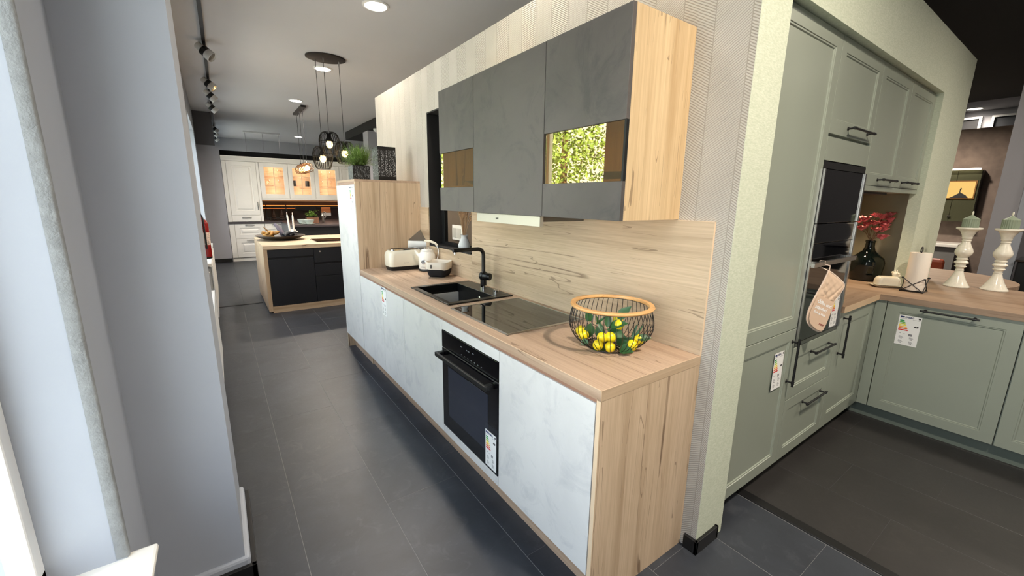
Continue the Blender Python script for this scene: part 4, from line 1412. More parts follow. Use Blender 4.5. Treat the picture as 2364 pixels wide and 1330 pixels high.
B(PFX + 0.0195, 2.73, -1.90, -1.3145, 0.103, 0.886).build('carcass', SAGE, t)
pdoor('door', -1.90, -1.3155, t)
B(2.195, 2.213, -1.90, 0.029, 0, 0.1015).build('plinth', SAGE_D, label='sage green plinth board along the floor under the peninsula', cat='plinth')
B(2.735, 2.755, -1.90, -0.08, 0, 0.886).build('back_panel', SAGE, label='sage green back panel of the peninsula under the bar', cat='panel')
energy_label((PFX - 0.0005 + 0.0060, -0.172, 0.600), -Y, Z, 0.112, 0.205, 'energy label on the framed dishwasher front of the sage peninsula', 3, lt=0.0006)
# worktop (L) and round bar table
ZT0, ZT1 = 0.8875, 0.927
t = thing('corner_worktop', 'brown oak corner worktop over the sage green cabinets and peninsula', 'worktop', (2.4, -0.3, ZT0))
MB().box(g2 + 0.002, 2.1195, -0.056, 0.545, ZT0, ZT1).build('short_run', OAK_BARX, t)
m = MB()
m.prism([(2.12, -1.92), (3.16, -1.92), (3.16, -0.0745), (2.598, -0.0745), (2.598, 0.002), (2.998, 0.002), (2.998, 0.545), (2.12, 0.545)], (0, 0, ZT0), X, Y, Z, ZT1 - ZT0)
m.build('peninsula_run', OAK_BAR, t)
B(g2 + 0.002, 2.1195, -0.0572, -0.0561, ZT0, ZT1 + 0.0003).build('edge_band', flat('pale_oak_band', (206, 178, 144), 0.5), t)
t = thing('round_bar_table', 'rounded oak bar table end behind the candlesticks', 'table', (3.6, 0.1, 0))
pts = [(3.1605, -0.38)]
for k in range(0, 41):
    a = math.radians(-128 + (107 + 128) * k / 40)
    pts.append((3.58 + 0.66 * math.cos(a), 0.10 + 0.66 * math.sin(a)))
pts += [(3.365, -0.0745), (3.1605, -0.0745)]
MB().prism(pts, (0, 0, 0.879), X, Y, Z, 0.038).build('tabletop', OAK_BAR, t)
MB().cyl((3.72, 0.1, 0.0), (3.72, 0.1, 0.879), 0.04, 20).build('leg', BLACK, t, smooth=40)
# wall cabinets
wm = 2.022
def gwall(x0, x1, label, hx):
    t = thing('wall_cabinet', label, 'wall cabinet', ((x0 + x1) / 2, 0.25, 1.64))
    B(x0, x1, GF + 0.02, 0.545, 1.642, 2.288).build('carcass', SAGE, t)
    d = gdoor('door', x0, x1, 1.641, 2.288, t)
    bar_handle((hx, GF, 1.678), X, -Y, 0.30, d)
gwall(g2, wm, 'sage green wall cabinet left of the pair, directly beside the oven column', 1.80)
gwall(wm, 2.598, 'sage green wall cabinet right of the pair, next to the green wall end', 2.30)
m = MB(); m.box(g2, 2.598, GF, 0.545, 1.612, 1.6405)
m.build('light_rail', SAGE, label='sage green light rail board under the two wall cabinets', cat='rail')
t = thing('extractor_hood', 'dark recessed extractor under the sage wall cabinets with a warm light', 'extractor hood', (1.9, 0.2, 1.6))
B(1.60, 2.14, 0.02, 0.40, 1.600, 1.6115).build('filter_panel', flat('dark_filter', (50, 48, 44), 0.5, metal=0.5), t)
B(2.50, 2.54, 0.28, 0.32, 1.6045, 1.6118).build('lamp', emis('warm_led', (255, 205, 140), 14), t)
sl = bpy.data.lights.new('hood_light', 'SPOT'); sl.energy = 16; sl.spot_size = 2.2; sl.spot_blend = 0.8; sl.color = (1, 0.74, 0.45); sl.shadow_soft_size = 0.03
slo = bpy.data.objects.new('hood_light', sl); COL.objects.link(slo); slo.location = (2.52, 0.30, 1.590)

# vase with pink flowers
GLD = NT('dark_smoked_glass')
GLD = GLD.bsdf((0.003, 0.006, 0.006, 1), 0.02, Specular_IOR_Level=0.55)
vb = Vector((2.72, 0.20, ZT1 + 0.0008))
t = thing('glass_vase', 'dark smoked glass demijohn vase beside the oven column', 'vase', tuple(vb))
MB().lathe(vb, [(r_ * 0.92, z_ * 0.94) for r_, z_ in [(0.0, 0.0), (0.098, 0.0), (0.108, 0.012), (0.113, 0.06), (0.122, 0.13), (0.124, 0.155), (0.112, 0.195), (0.075, 0.225), (0.044, 0.255), (0.034, 0.29), (0.032, 0.325), (0.037, 0.328), (0.037, 0.342), (0.030, 0.343), (0.028, 0.33), (0.0, 0.32)]], 44, cap=False).build('body', GLD, t, smooth=50)
PINK = flat('coral_pink_blossom', (242, 146, 154), 0.6, vary=0.15, scale=40)
PST = flat('brown_stem', (108, 82, 64), 0.8)
t = thing('flower_spray', 'spray of coral pink artificial blossoms in the dark glass vase', 'flowers', (vb.x, vb.y, vb.z + 0.31))
rd = random.Random(5)
top0 = vb + Z * 0.322
heads = [(-0.13, -0.02, 0.10), (-0.09, 0.0, 0.17), (-0.03, -0.02, 0.20), (0.0, 0.0, 0.14), (-0.01, -0.03, 0.09), (0.06, 0.0, 0.19), (0.10, -0.02, 0.17), (0.13, 0.0, 0.21), (0.05, -0.03, 0.12), (0.08, 0.0, 0.09), (-0.14, 0.0, 0.16), (0.06, -0.02, 0.03), (-0.06, 0.0, 0.13), (0.10, 0.01, 0.14)]
ms = MB()
U_ = Vector((0.55, -0.83, 0)).normalized()
U_ = Vector((0.76, -0.65, 0)).normalized()
def blossom(m, c, s, seed):
    r2 = random.Random(seed)
    for k in range(8):
        a = 2 * PI * k / 8
        el = r2.uniform(-0.3, 0.8)
        dd = Vector((math.cos(a) * math.cos(el), math.sin(a) * math.cos(el), math.sin(el)))
        leaf(m, Vector(c) - dd * s * 0.25 - Z * s * 0.3, dd * 0.7 + Z * 0.7, Z.cross(dd).cross(dd) + Vector((0.01, 0, 0)), s * 1.5, s * 1.1, curl=-0.35)
    m.ell(c, s * 0.42, s * 0.42, s * 0.5, 8, 6)
for k, h in enumerate(heads):
    c = top0 + U_ * (h[0] * 0.85) + Vector((0, h[1], 0)) + Z * h[2]
    m = MB(); blossom(m, c, rd.uniform(0.034, 0.046), k)
    m.build('blossom', PINK, t, smooth=70, fix=False)
    b0 = top0 + Vector((rd.uniform(-0.015, 0.015), rd.uniform(-0.015, 0.015), -0.005))
    ms.tube([b0, b0.lerp(c, 0.5) + Z * 0.01, c - Z * 0.015], 0.0018, 5)
ms.build('stem', PST, t)

# butter dish with cow head
db = Vector((2.50, 0.005, ZT1 + 0.0008))
BD = flat('white_glazed_ceramic', (232, 226, 208), 0.18)
t = thing('butter_dish', 'white ceramic butter dish with a cow head lid on the corner worktop', 'butter dish', tuple(db))
ra = math.radians(-48)
loft(MB(), db, [(0.16, 0.085, 0.02, 0.0), (0.20, 0.12, 0.03, 0.012), (0.205, 0.125, 0.03, 0.014), (0.17, 0.10, 0.025, 0.010)], ra).build('plate', BD, t, smooth=40)
md = MB()
loft(md, db + Z * 0.0145, [(0.155, 0.080, 0.03, 0.0), (0.155, 0.08, 0.03, 0.03), (0.145, 0.072, 0.03, 0.052), (0.115, 0.05, 0.02, 0.064)], ra)
ld = md.build('lid', BD, t, smooth=50)
ax = Vector((math.cos(ra), math.sin(ra), 0))
sdv = Vector((-ax.y, ax.x, 0))
hc = db + ax * 0.045 + Z * 0.095
m = MB()
m.ell(hc, 0.020, 0.020, 0.022, 14, 10)
m.ell(hc + ax * 0.018 - Z * 0.008, 0.016, 0.014, 0.013, 12, 8)
m.ell(hc - Z * 0.022, 0.018, 0.018, 0.02, 12, 8)
for k in (-1, 1):
    m.tube([hc + sdv * k * 0.016 + Z * 0.006, hc + sdv * k * 0.034 + Z * 0.01, hc + sdv * k * 0.046 + Z * 0.006], [0.006, 0.010, 0.003], 8)
    m.tube([hc + sdv * k * 0.008 + Z * 0.018, hc + sdv * k * 0.013 + Z * 0.028, hc + sdv * k * 0.011 + Z * 0.036], [0.005, 0.004, 0.0015], 8)
m.build('cow_head', BD, ld, smooth=60)

# kitchen roll and holder
rb = Vector((2.45, -0.157, ZT1 + 0.0008))
t = thing('paper_roll_holder', 'black wire kitchen roll holder with crossed bars', 'paper roll holder', tuple(rb))
m = MB()
for k in range(4):
    a0, a1 = PI / 4 + k * PI / 2, PI / 4 + (k + 1) * PI / 2
    p0 = rb + Vector((0.084 * math.cos(a0), 0.084 * math.sin(a0), 0.006)); p1 = rb + Vector((0.084 * math.cos(a1), 0.084 * math.sin(a1), 0.006))
    t0, t1 = p0 + Z * 0.095, p1 + Z * 0.095
    m.tube([p0, p0.lerp(t1, 0.97)], 0.0028, 6)
    m.tube([p1, p1.lerp(t0, 0.97)], 0.0028, 6)
    m.ell(p0.lerp(t1, 0.97), 0.0065, 0.0065, 0.0065, 10, 8)
    m.ell(p1.lerp(t0, 0.97), 0.0065, 0.0065, 0.0065, 10, 8)
    m.tube([p0, p1], 0.003, 6)
    m.tube([p0, rb + Z * 0.006], 0.003, 6)
    m.ell(p0, 0.006, 0.006, 0.006, 10, 8)
m.build('cage', BLACK, t, smooth=60)
m = MB()
m.cyl(rb + Z * 0.006, rb + Z * 0.284, 0.004, 10)
m.tube([rb + Vector((0.026 * math.cos(a), -0.0, 0.288 + 0.03 * math.sin(a))) for a in [PI * k / 12 for k in range(13)]], 0.0035, 8)
m.box(rb.x - 0.027, rb.x + 0.027, rb.y - 0.003, rb.y + 0.003, rb.z + 0.282, rb.z + 0.288)
m.build('rod', BLACK, t, smooth=60)
t = thing('kitchen_roll', 'white kitchen paper roll on the black wire holder', 'paper roll', tuple(rb + Z * 0.012))
MB().lathe(rb + Z * 0.012, [(0.018, 0.0), (0.057, 0.0), (0.0575, 0.003), (0.0575, 0.262), (0.056, 0.265), (0.018, 0.265), (0.018, 0.0)], 40, cap=False).build('paper', flat('kitchen_paper', (232, 222, 208), 0.9, vary=0.02, bump=0.2, bscale=160), t, smooth=40)

# candlesticks and candles
CPROF = [(0.0, 0.0), (0.098, 0.0), (0.100, 0.006), (0.096, 0.012), (0.086, 0.022), (0.082, 0.030), (0.074, 0.040), (0.070, 0.048), (0.062, 0.058), (0.058, 0.068), (0.050, 0.080), (0.046, 0.090), (0.038, 0.108), (0.032, 0.124), (0.030, 0.130), (0.033, 0.132), (0.033, 0.138), (0.028, 0.142),
         (0.029, 0.150), (0.036, 0.158), (0.046, 0.163), (0.046, 0.166), (0.036, 0.172), (0.036, 0.180), (0.050, 0.188), (0.055, 0.195), (0.050, 0.202), (0.038, 0.210), (0.038, 0.216), (0.046, 0.222), (0.046, 0.226), (0.036, 0.232),
         (0.042, 0.242), (0.058, 0.256), (0.067, 0.272), (0.068, 0.286), (0.060, 0.305), (0.046, 0.328), (0.034, 0.350), (0.030, 0.362), (0.035, 0.366), (0.035, 0.372), (0.031, 0.376), (0.036, 0.384), (0.040, 0.388), (0.038, 0.396), (0.044, 0.412), (0.056, 0.434), (0.070, 0.450), (0.090, 0.456), (0.096, 0.460), (0.096, 0.466), (0.094, 0.472), (0.088, 0.468), (0.0, 0.466)]
CGREEN = flat('sage_candle_wax', (134, 146, 126), 0.45, vary=0.05)
def candlestick(c, label, s=1.0):
    c = Vector(c)
    t = thing('candlestick', label, 'candle holder', tuple(c), 'crackled white candlesticks on the worktop')
    MB().lathe(c, [(r * 0.73, z * 0.95) for r, z in CPROF], 48, cap=False).build('body', CERAM, t, smooth=40)
def candle(c, label):
    c = Vector(c)
    t = thing('candle', label, 'candle', tuple(c), 'green ribbed candles')
    n, vs, fs = 96, [], []
    rings = [(0.0, 1), (0.066, 1), (0.068, 0.98), (0.070, 0.9), (0.086, 0.35), (0.096, 0.12)]
    for (z, f) in rings:
        for k in range(n):
            rr = 0.0450 * f * (1 - (0.045 if (k // 2) % 2 and z < 0.069 else 0))
            a = 2 * PI * k / n
            vs.append(c + Vector((rr * math.cos(a), rr * math.sin(a), z)))
    for i in range(len(rings) - 1):
        for k in range(n):
            k2 = (k + 1) % n
            fs.append((i*n+k, i*n+k2, (i+1)*n+k2, (i+1)*n+k))
    fs += [tuple(range(n - 1, -1, -1)), tuple((len(rings) - 1) * n + k for k in range(n))]
    MB()._add(vs, fs).build('wax', CGREEN, t)
    MB().ell(c + Z * 0.109, 0.0055, 0.0055, 0.016, 10, 8).build('wick_flame', flat('flame_tip_plastic', (232, 228, 208), 0.4), t, smooth=60)
ZW = ZT1 + 0.0008
c1, c2 = Vector((2.99, -0.290, ZW)), Vector((3.04, -0.478, ZW))
candlestick(c1, 'white crackled ceramic candlestick nearer to the paper roll')
candlestick(c2, 'white crackled ceramic candlestick at the right, farther from the paper roll')
candle(c1 + Z * 0.4435, 'green ribbed candle on the candlestick nearer to the paper roll')
candle(c2 + Z * 0.4435, 'green ribbed candle on the candlestick at the right')

# ------------------------------------------------------------ right background (bathroom display)
t = thing('mirror_cabinet', 'mirror cabinet with light bar on the brown plaster wall at the right', 'mirror cabinet', (8.5, 0.9, 1.2))
MIR = flat('mirror', (120, 122, 96), 0.08, metal=0.7, vary=0.02)
B(8.46, 8.5995, 0.40, 1.50, 1.28, 2.10).build('body', flat('cabinet_bronze', (66, 58, 46), 0.4), t)
B(8.44, 8.4595, 0.41, 0.672, 1.28, 2.10).build('mirror_door', MIR, t)
B(8.44, 8.4595, 0.678, 1.49, 1.28, 2.10).build('mirror_door', MIR, t)
B(8.36, 8.44, 0.43, 1.45, 2.105, 2.125).build('light_bar', emis('bathroom_led', (255, 236, 208), 6), t)
B(8.41, 8.4395, 0.655, 0.695, 1.36, 1.375).build('handle', STEEL, t)
t = thing('reflected_picture', 'mirror reflection of a lit amber picture with dark hill silhouette, built as a glowing panel', 'picture', (8.43, 0.6, 1.65))
fb = B(8.424, 8.4395, 0.395 + 0.04, 0.775, 1.64, 1.935).build('frame', flat('picture_frame', (120, 84, 40), 0.4), t)  # frame of the stand-in for the mirror reflection
B(8.420, 8.4235, 0.45, 0.76, 1.66, 1.92).build('reflection_panel', emis('amber_reflection_glow', (252, 206, 120), 1.0), t)  # glowing panel on the door stands in for a reflection in the mirror
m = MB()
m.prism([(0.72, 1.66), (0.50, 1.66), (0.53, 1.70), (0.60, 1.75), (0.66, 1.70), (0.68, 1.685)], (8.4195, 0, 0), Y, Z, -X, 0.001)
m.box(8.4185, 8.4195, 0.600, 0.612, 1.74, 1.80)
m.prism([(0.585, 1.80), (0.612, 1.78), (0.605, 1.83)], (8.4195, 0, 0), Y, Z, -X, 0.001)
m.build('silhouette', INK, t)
t = thing('washbasin', 'white washbasin with vanity shelf under the mirror cabinet', 'washbasin', (8.3, 0.9, 0.7))
B(7.95, 8.5995, 0.42, 1.7, 0.88, 0.93).build('basin', WHITE_GL, t, bevel=0.006)
B(7.98, 8.5995, 0.44, 1.7, 0.0, 0.879).build('cabinet', flat('grey_vanity', (120, 120, 118), 0.5), t)
t = thing('armchair', 'rust brown armchair back seen between the candlesticks', 'chair', (6.3, 0.5, 0))
B(6.0, 6.5, 0.26, 0.95, 0.2, 0.45).build('seat', flat('rust_leather', (140, 62, 34), 0.5), t, bevel=0.05)
B(5.95, 6.06, 0.24, 0.97, 0.40, 0.86).build('backrest', flat('rust_leather_back', (140, 62, 34), 0.5), t, bevel=0.04)
for yy in (0.32, 0.88):
    for xx in (6.05, 6.42):
        MB().cyl((xx, yy, 0), (xx, yy, 0.2), 0.015, 10).build('leg', BLACK, t)
t = thing('dark_sideboard', 'black sideboard at the right picture edge behind the bar table', 'sideboard', (5.3, -0.9, 0))
B(4.95, 5.4, -1.3, -0.42, 0, 0.99).build('body', BLACK, t, bevel=0.01)
B(4.93, 5.42, -1.31, -0.41, 0.9905, 1.01).build('top', BLACK_GLOSS, t)
m = MB()
for (a, b) in ((0.28, 0.72), (0.92, 2.1)):
    f = 0.037
    m.box(10.78, 10.849, a - f, a, 2.95, 3.24); m.box(10.78, 10.849, b, b + f, 2.95, 3.24)
    m.box(10.78, 10.849, a, b, 3.203, 3.24)
w5 = struct('window_5', m, WHITE_PL)
B(10.82, 10.849, 0.28, 0.72, 2.95, 3.203).build('pane', flat('dark_pane', (70, 72, 76), 0.2), w5)
B(10.82, 10.849, 0.92, 2.1, 2.95, 3.203).build('pane', flat('dark_pane', (64, 64, 66), 0.2), w5)

# ------------------------------------------------------------ black kitchen island
IY, IX0, IX1 = 5.36, -1.15, 1.1
NAVYB = flat('blue_black_lacquer', (15, 18, 25), 0.5, vary=0.02)
t = thing('kitchen_island', 'blue-black kitchen island with oak worktop and oak side', 'kitchen island', (-0.1, 6.1, 0))
B(IX0, IX1, IY - 0.005, 6.85, 0.855, 0.905).build('worktop', OAK_X, t)
B(IX0 - 0.0005, IX0 + 0.045, IY, 6.84, 0.02, 0.8545).build('side_panel', OAK_Z, t)
B(IX0 + 0.02, IX0 + 0.1, IY + 0.01, IY + 0.06, 0.0, 0.0195).build('foot', BLACK, t)
B(IX0 + 0.046, IX1, IY + 0.008, IY + 0.026, 0.0, 0.088).build('plinth', OAK_X, t)
B(IX0 + 0.046, IX1, IY + 0.03, 6.82, 0.0, 0.8545).build('carcass', NAVYB, t)
B(IX0 + 0.048, -0.552, IY + 0.005, IY + 0.0295, 0.748, 0.853).build('drawer', NAVYB, t, bevel=0.002)
B(IX0 + 0.048, -0.552, IY + 0.005, IY + 0.0295, 0.092, 0.722).build('door', NAVYB, t, bevel=0.002)
for (a, b) in ((0.092, 0.45), (0.455, 0.62), (0.645, 0.853)):
    B(-0.548, 0.05, IY + 0.005, IY + 0.0295, a, b).build('drawer', NAVYB, t, bevel=0.002)
    B(0.054, IX1, IY + 0.005, IY + 0.0295, a, b).build('drawer', NAVYB, t, bevel=0.002)
MB().cyl((-0.47, IY + 0.005, 0.80), (-0.47, IY - 0.008, 0.80), 0.011, 16).build('knob', STEEL, t)
t = thing('hob', 'black glass hob with steel frame on the dark kitchen island', 'hob', (-0.1, 5.85, 0.905))
B(-0.46, 0.32, 5.60, 6.12, 0.9055, 0.910).build('frame', STEEL_D, t)
B(-0.45, 0.31, 5.61, 6.11, 0.9103, 0.9115).build('glass_plate', BLACK_GLOSS, t)
# platter with decoration
pl = Vector((-0.835, 6.27, 0.9058))
t = thing('platter', 'wide flat dark platter on the kitchen island', 'platter', tuple(pl))
MB().lathe(pl, [(0.0, 0.0), (0.14, 0.0), (0.27, 0.028), (0.335, 0.062), (0.335, 0.068), (0.26, 0.036), (0.14, 0.012), (0.0, 0.010)], 48, cap=False).build('body', flat('dark_wood_platter', (40, 30, 24), 0.35), t, smooth=50)
GOLD = flat('gold_brown_pods', (172, 126, 62), 0.45, vary=0.35, scale=18)
rd = random.Random(21)
t = thing('decorative_pods', 'golden brown dried pods on the left half of the platter', 'decoration', tuple(pl + Vector((-0.13, 0, 0.03))))
for k in range(12):
    c = pl + Vector((-0.13 + rd.uniform(-0.09, 0.10), rd.uniform(-0.12, 0.10), 0.05 + rd.uniform(0, 0.055)))
    rot = Matrix.Rotation(rd.uniform(0, 3), 3, 'Z') @ Matrix.Rotation(rd.uniform(-0.7, 0.7), 3, 'Y')
    MB().ell(c, rd.uniform(0.045, 0.07), rd.uniform(0.022, 0.034), rd.uniform(0.018, 0.03), 12, 8, rot).build('pod', GOLD, t, smooth=70)
MB().tube([pl + Vector((-0.10, 0, 0.06)), pl + Vector((-0.17, -0.05, 0.14)), pl + Vector((-0.22, -0.08, 0.20))], [0.012, 0.009, 0.004], 8).build('stalk', GOLD, t, smooth=60)
t = thing('driftwood_arrangement', 'dark blue-grey driftwood arrangement with white flowers holding the candles', 'decoration', tuple(pl + Vector((0.12, 0, 0.03))))
DW = flat('driftwood', (52, 54, 60), 0.6, vary=0.4, scale=30)
for k in range(16):
    a = rd.uniform(-0.5, 0.9)
    st = pl + Vector((0.10 + rd.uniform(-0.08, 0.08), rd.uniform(-0.12, 0.12), 0.04 + rd.uniform(0, 0.04)))
    dd = Vector((rd.uniform(-0.3, 1), rd.uniform(-0.7, 0.7), rd.uniform(-0.05, 0.25)))
    MB().tube([st, st + dd * 0.09 + Z * 0.02, st + dd * 0.17], [0.022, 0.018, 0.006], 8).build('branch', DW, t, smooth=60)
MB().tube([pl + Vector((0.05, 0, 0.05)), pl + Vector((-0.005, 0.02, 0.15)), pl + Vector((-0.06, 0.05, 0.235))], [0.04, 0.034, 0.02], 12).build('horn', flat('grey_purple_horn', (104, 98, 112), 0.6, vary=0.3, scale=20), t, smooth=60)
for k in range(9):
    c = pl + Vector((0.17 + rd.uniform(-0.05, 0.05), rd.uniform(-0.06, 0.02), 0.115 + rd.uniform(-0.03, 0.035)))
    MB().ell(c, 0.018, 0.018, 0.012, 10, 6).build('white_flower', PAPER, t, smooth=60)
CW = flat('white_candle_wax', (238, 234, 226), 0.4)
for c, lb in (((-0.705, 6.25, 1.005), 'slim white taper candle, left of the two on the island platter'), ((-0.655, 6.22, 1.00), 'slim white taper candle, right of the two on the island platter')):
    c = Vector(c)
    t = thing('taper_candle', lb, 'candle', tuple(c), 'taper candles on the island')
    tip = c + Vector((-0.02 if c.x < -0.68 else 0, 0, 0.275))
    MB().tube([c, c.lerp(tip, 0.9), tip], [0.0145, 0.0115, 0.006], 14).build('wax', CW, t, smooth=50)
    MB().ell(tip + Z * 0.016, 0.006, 0.006, 0.018, 8, 6).build('wick_flame', flat('pale_tip', (240, 206, 190), 0.5), t, smooth=60)

# ------------------------------------------------------------ white country kitchen at the back
KY = 11.0
RAISE = [(0, -0.002), (0.002, 0), (0.095, 0), (0.10, -0.012), (0.125, -0.012), (0.15, 0.0)]
def wdoor(name, x0, x1, z0, z1, t, prof=RAISE):
    return MB().panel((x0, KY, z0), X, Z, -Y, x1 - x0, z1 - z0, prof, 0.02).build(name, WHITE_LAC, t)
def whandle(x, z, t, vert=False):
    m = MB()
    if vert:
        m.tube([(x, KY, z - 0.09), (x, KY - 0.03, z - 0.075), (x, KY - 0.03, z + 0.075), (x, KY, z + 0.09)], 0.008, 8)
    else:
        m.tube([(x - 0.09, KY, z), (x - 0.075, KY - 0.03, z), (x + 0.075, KY - 0.03, z), (x + 0.09, KY, z)], 0.008, 8)
    return m.build('handle', STEEL_D, t, smooth=60)
t = thing('tall_white_cabinet', 'tall cream white country-style cabinet at the left end of the back kitchen', 'tall cabinet', (-1.0, 11.3, 0.94))
B(-1.388, -0.66, KY + 0.021, 11.6, 0.945, 2.34).build('carcass', WHITE_LAC, t)
B(-1.388, -1.31, KY, KY + 0.0205, 0.945, 2.34).build('pilaster', WHITE_LAC, t, bevel=0.004)
B(-0.715, -0.66, KY, KY + 0.0205, 0.945, 2.34).build('pilaster', WHITE_LAC, t, bevel=0.004)
d = wdoor('door', -1.305, -0.72, 1.105, 2.335, t)
whandle(-0.755, 1.32, d, True)
d = wdoor('drawer', -1.305, -0.72, 0.95, 1.10, t, prof=[(0, -0.002), (0.002, 0)])
whandle(-1.01, 1.04, d)
t = thing('crown_moulding', 'cream white crown moulding along the top of the back kitchen', 'moulding', (0.5, 11, 2.34))
MB().prism([(0, 0), (-0.02, 0.0), (-0.028, 0.03), (-0.06, 0.09), (-0.06, 0.11), (0.3, 0.11), (0.3, 0)], (-1.392, KY, 2.341), Y, Z, X, 4.0).build('profile', WHITE_LAC, t)
t = thing('drawer_unit', 'cream white base unit with framed drawers at the left of the back kitchen', 'cabinet', (-1.0, 11.3, 0))
B(-1.388, -0.66, KY + 0.021, 11.6, 0.09, 0.897).build('carcass', WHITE_LAC, t)
B(-1.388, -1.285, KY, KY + 0.0205, 0.09, 0.897).build('pilaster', WHITE_LAC, t, bevel=0.004)
B(-1.388, 2.6, KY + 0.03, KY + 0.05, 0.0, 0.0895).build('plinth', WHITE_LAC, t)
d = wdoor('drawer', -1.28, -0.665, 0.545, 0.893, t); whandle(-0.97, 0.86, d)
d = wdoor('drawer', -1.28, -0.665, 0.095, 0.54, t); whandle(-0.97, 0.505, d)
t = thing('drawer_unit', 'second cream white base unit from the left in the back kitchen', 'cabinet', (-0.3, 11.3, 0))
B(-0.655, 2.6, KY + 0.021, 11.6, 0.09, 0.897).build('carcass', WHITE_LAC, t)
d = wdoor('drawer', -0.655, -0.05, 0.745, 0.893, t, prof=[(0, -0.002), (0.002, 0), (0.035, 0), (0.04, -0.008), (0.05, -0.008)]); whandle(-0.40, 0.865, d)
d = wdoor('drawer', -0.655, -0.05, 0.545, 0.74, t, prof=[(0, -0.002), (0.002, 0), (0.035, 0), (0.04, -0.008), (0.05, -0.008)])
d = wdoor('drawer', -0.655, -0.05, 0.095, 0.54, t)
GRT = flat('dark_grey_stone', (72, 66, 68), 0.35, vary=0.08)
B(-1.40, 2.6, KY - 0.02, 11.6, 0.8985, 0.9425).build('worktop', GRT, label='dark grey stone worktop of the back kitchen', cat='worktop')
# glazed wall units
WARM = emis('cabinet_led', (255, 222, 180), 6.0)
OAKW = wood('cabinet_back_wood', 'x', light=(226, 200, 170), dark=(206, 176, 146), crack=(160, 124, 90))
glass_c = pane_mat('clear_cabinet_glass', (1, 1, 1, 1), 0.0, 1.2)
for k, (a, b, lb) in enumerate(((-0.655, -0.045, 'lit glazed cream wall cabinet, leftmost of the three'), (-0.042, 0.555, 'lit glazed cream wall cabinet, middle of the three'), (0.558, 1.165, 'lit glazed cream wall cabinet, right of the three'))):
    t = thing('glazed_cabinet', lb, 'wall cabinet', ((a + b) / 2, 11.2, 1.5))
    m = MB()
    m.box(a, a + 0.016, KY + 0.021, 11.36, 1.50, 2.34)
    m.box(b - 0.016, b, KY + 0.021, 11.36, 1.50, 2.34)
    m.box(a + 0.016, b - 0.016, KY + 0.021, 11.36, 1.50, 1.516)
    m.box(a + 0.016, b - 0.016, KY + 0.021, 11.36, 2.324, 2.34)
    m.build('carcass', WHITE_LAC, t)
    B(a + 0.016, b - 0.016, 11.34, 11.36, 1.516, 2.324).build('back_board', OAKW, t)
    m = MB()
    f = 0.10
    m.box(a + 0.002, a + f, KY, KY + 0.02, 1.502, 2.336); m.box(b - f, b - 0.002, KY, KY + 0.02, 1.502, 2.336)
    m.box(a + f, b - f, KY, KY + 0.02, 1.502, 1.502 + f); m.box(a + f, b - f, KY, KY + 0.02, 2.336 - f, 2.336)
    m.build('door_frame', WHITE_LAC, t, bevel=0.003)
    m = MB()
    mid = (a + b) / 2
    m.box(mid - 0.008, mid + 0.008, KY + 0.002, KY + 0.016, 1.602, 2.236)
    m.build('glazing_bar', OAKW, t)
    B(a + f, b - f, KY + 0.007, KY + 0.011, 1.602, 2.236).build('pane', glass_c, t)
    for z in (1.795, 2.035):
        B(a + 0.017, b - 0.017, KY + 0.03, 11.338, z, z + 0.012).build('shelf', OAKW, t)
    B(a + 0.03, b - 0.03, KY + 0.05, KY + 0.07, 2.318, 2.3235).build('led_strip', WARM, t)
    pl_ = bpy.data.lights.new('cabinet_light', 'POINT'); pl_.energy = 1.6; pl_.color = (1, 0.80, 0.60); pl_.shadow_soft_size = 0.05
    for z in (1.70, 1.95, 2.2):
        po_ = bpy.data.objects.new('cabinet_light', pl_); COL.objects.link(po_); po_.location = (mid, KY + 0.12, z)
CLR = pane_mat('goblet_glass', (0.93, 0.9, 0.86, 1), 0.06)
GOB = [(0.028, 0), (0.026, 0.003), (0.004, 0.008), (0.004, 0.06), (0.02, 0.075), (0.036, 0.10), (0.036, 0.14), (0.03, 0.165)]
proto = None
shelf_names = {1.517: 'bottom shelf', 1.808: 'middle shelf', 2.048: 'top shelf'}
cabn = ['leftmost', 'middle', 'right']
for ci, cx in enumerate((-0.35, 0.256, 0.86)):
    for z in (1.808, 2.048):
        for sx_ in (-1, 1):
            if ci == 1 and z == 1.808: continue
            if ci == 1 and sx_ < 0: continue
            c = (cx + sx_ * 0.12, 11.17, z + 0.0008)
            lb = 'stemmed glass on the %s %s half of the %s lit glazed cabinet' % (shelf_names[z], 'left' if sx_ < 0 else 'right', cabn[ci])
            if proto is None:
                proto = thing('wine_glass', lb, 'glass', c, 'glasses in the lit cabinets')
                MB().lathe(c, GOB, 20, cap=False).build('bowl_and_stem', CLR, proto, smooth=50, fix=False)
            else:
                dup(proto, c, lb)
for k, xx in enumerate((0.10, 0.40)):
    MB().lathe((xx, 11.16, 1.8078), [(0.045, 0), (0.048, 0.01), (0.048, 0.135), (0.044, 0.14), (0, 0.14)], 20).build('canister', flat('anthracite_jar', (46, 44, 44), 0.5), smooth=50, label='dark round canister, %s of the two in the middle lit cabinet' % ('left' if k == 0 else 'right'), cat='canister', group='dark canisters in the lit cabinet', at=(xx, 11.16, 1.8078))
B(-0.655, 2.6, KY, 11.36, 1.462, 1.4995).build('light_rail', WHITE_LAC, label='cream light rail board under the three glazed wall cabinets', cat='rail')
t = thing('wall_cabinet', 'plain cream wall cabinets right of the glazed ones, behind the plant', 'wall cabinet', (1.9, 11.2, 1.5))
B(1.168, 2.6, KY + 0.021, 11.36, 1.50, 2.34).build('carcass', WHITE_LAC, t)
wdoor('door', 1.17, 1.45, 1.502, 2.336, t, prof=[(0, -0.002), (0.002, 0), (0.06, 0), (0.065, -0.01), (0.08, -0.01)])
wdoor('door', 1.453, 2.1, 1.502, 2.336, t)
wdoor('door', 2.103, 2.6, 1.502, 2.336, t)
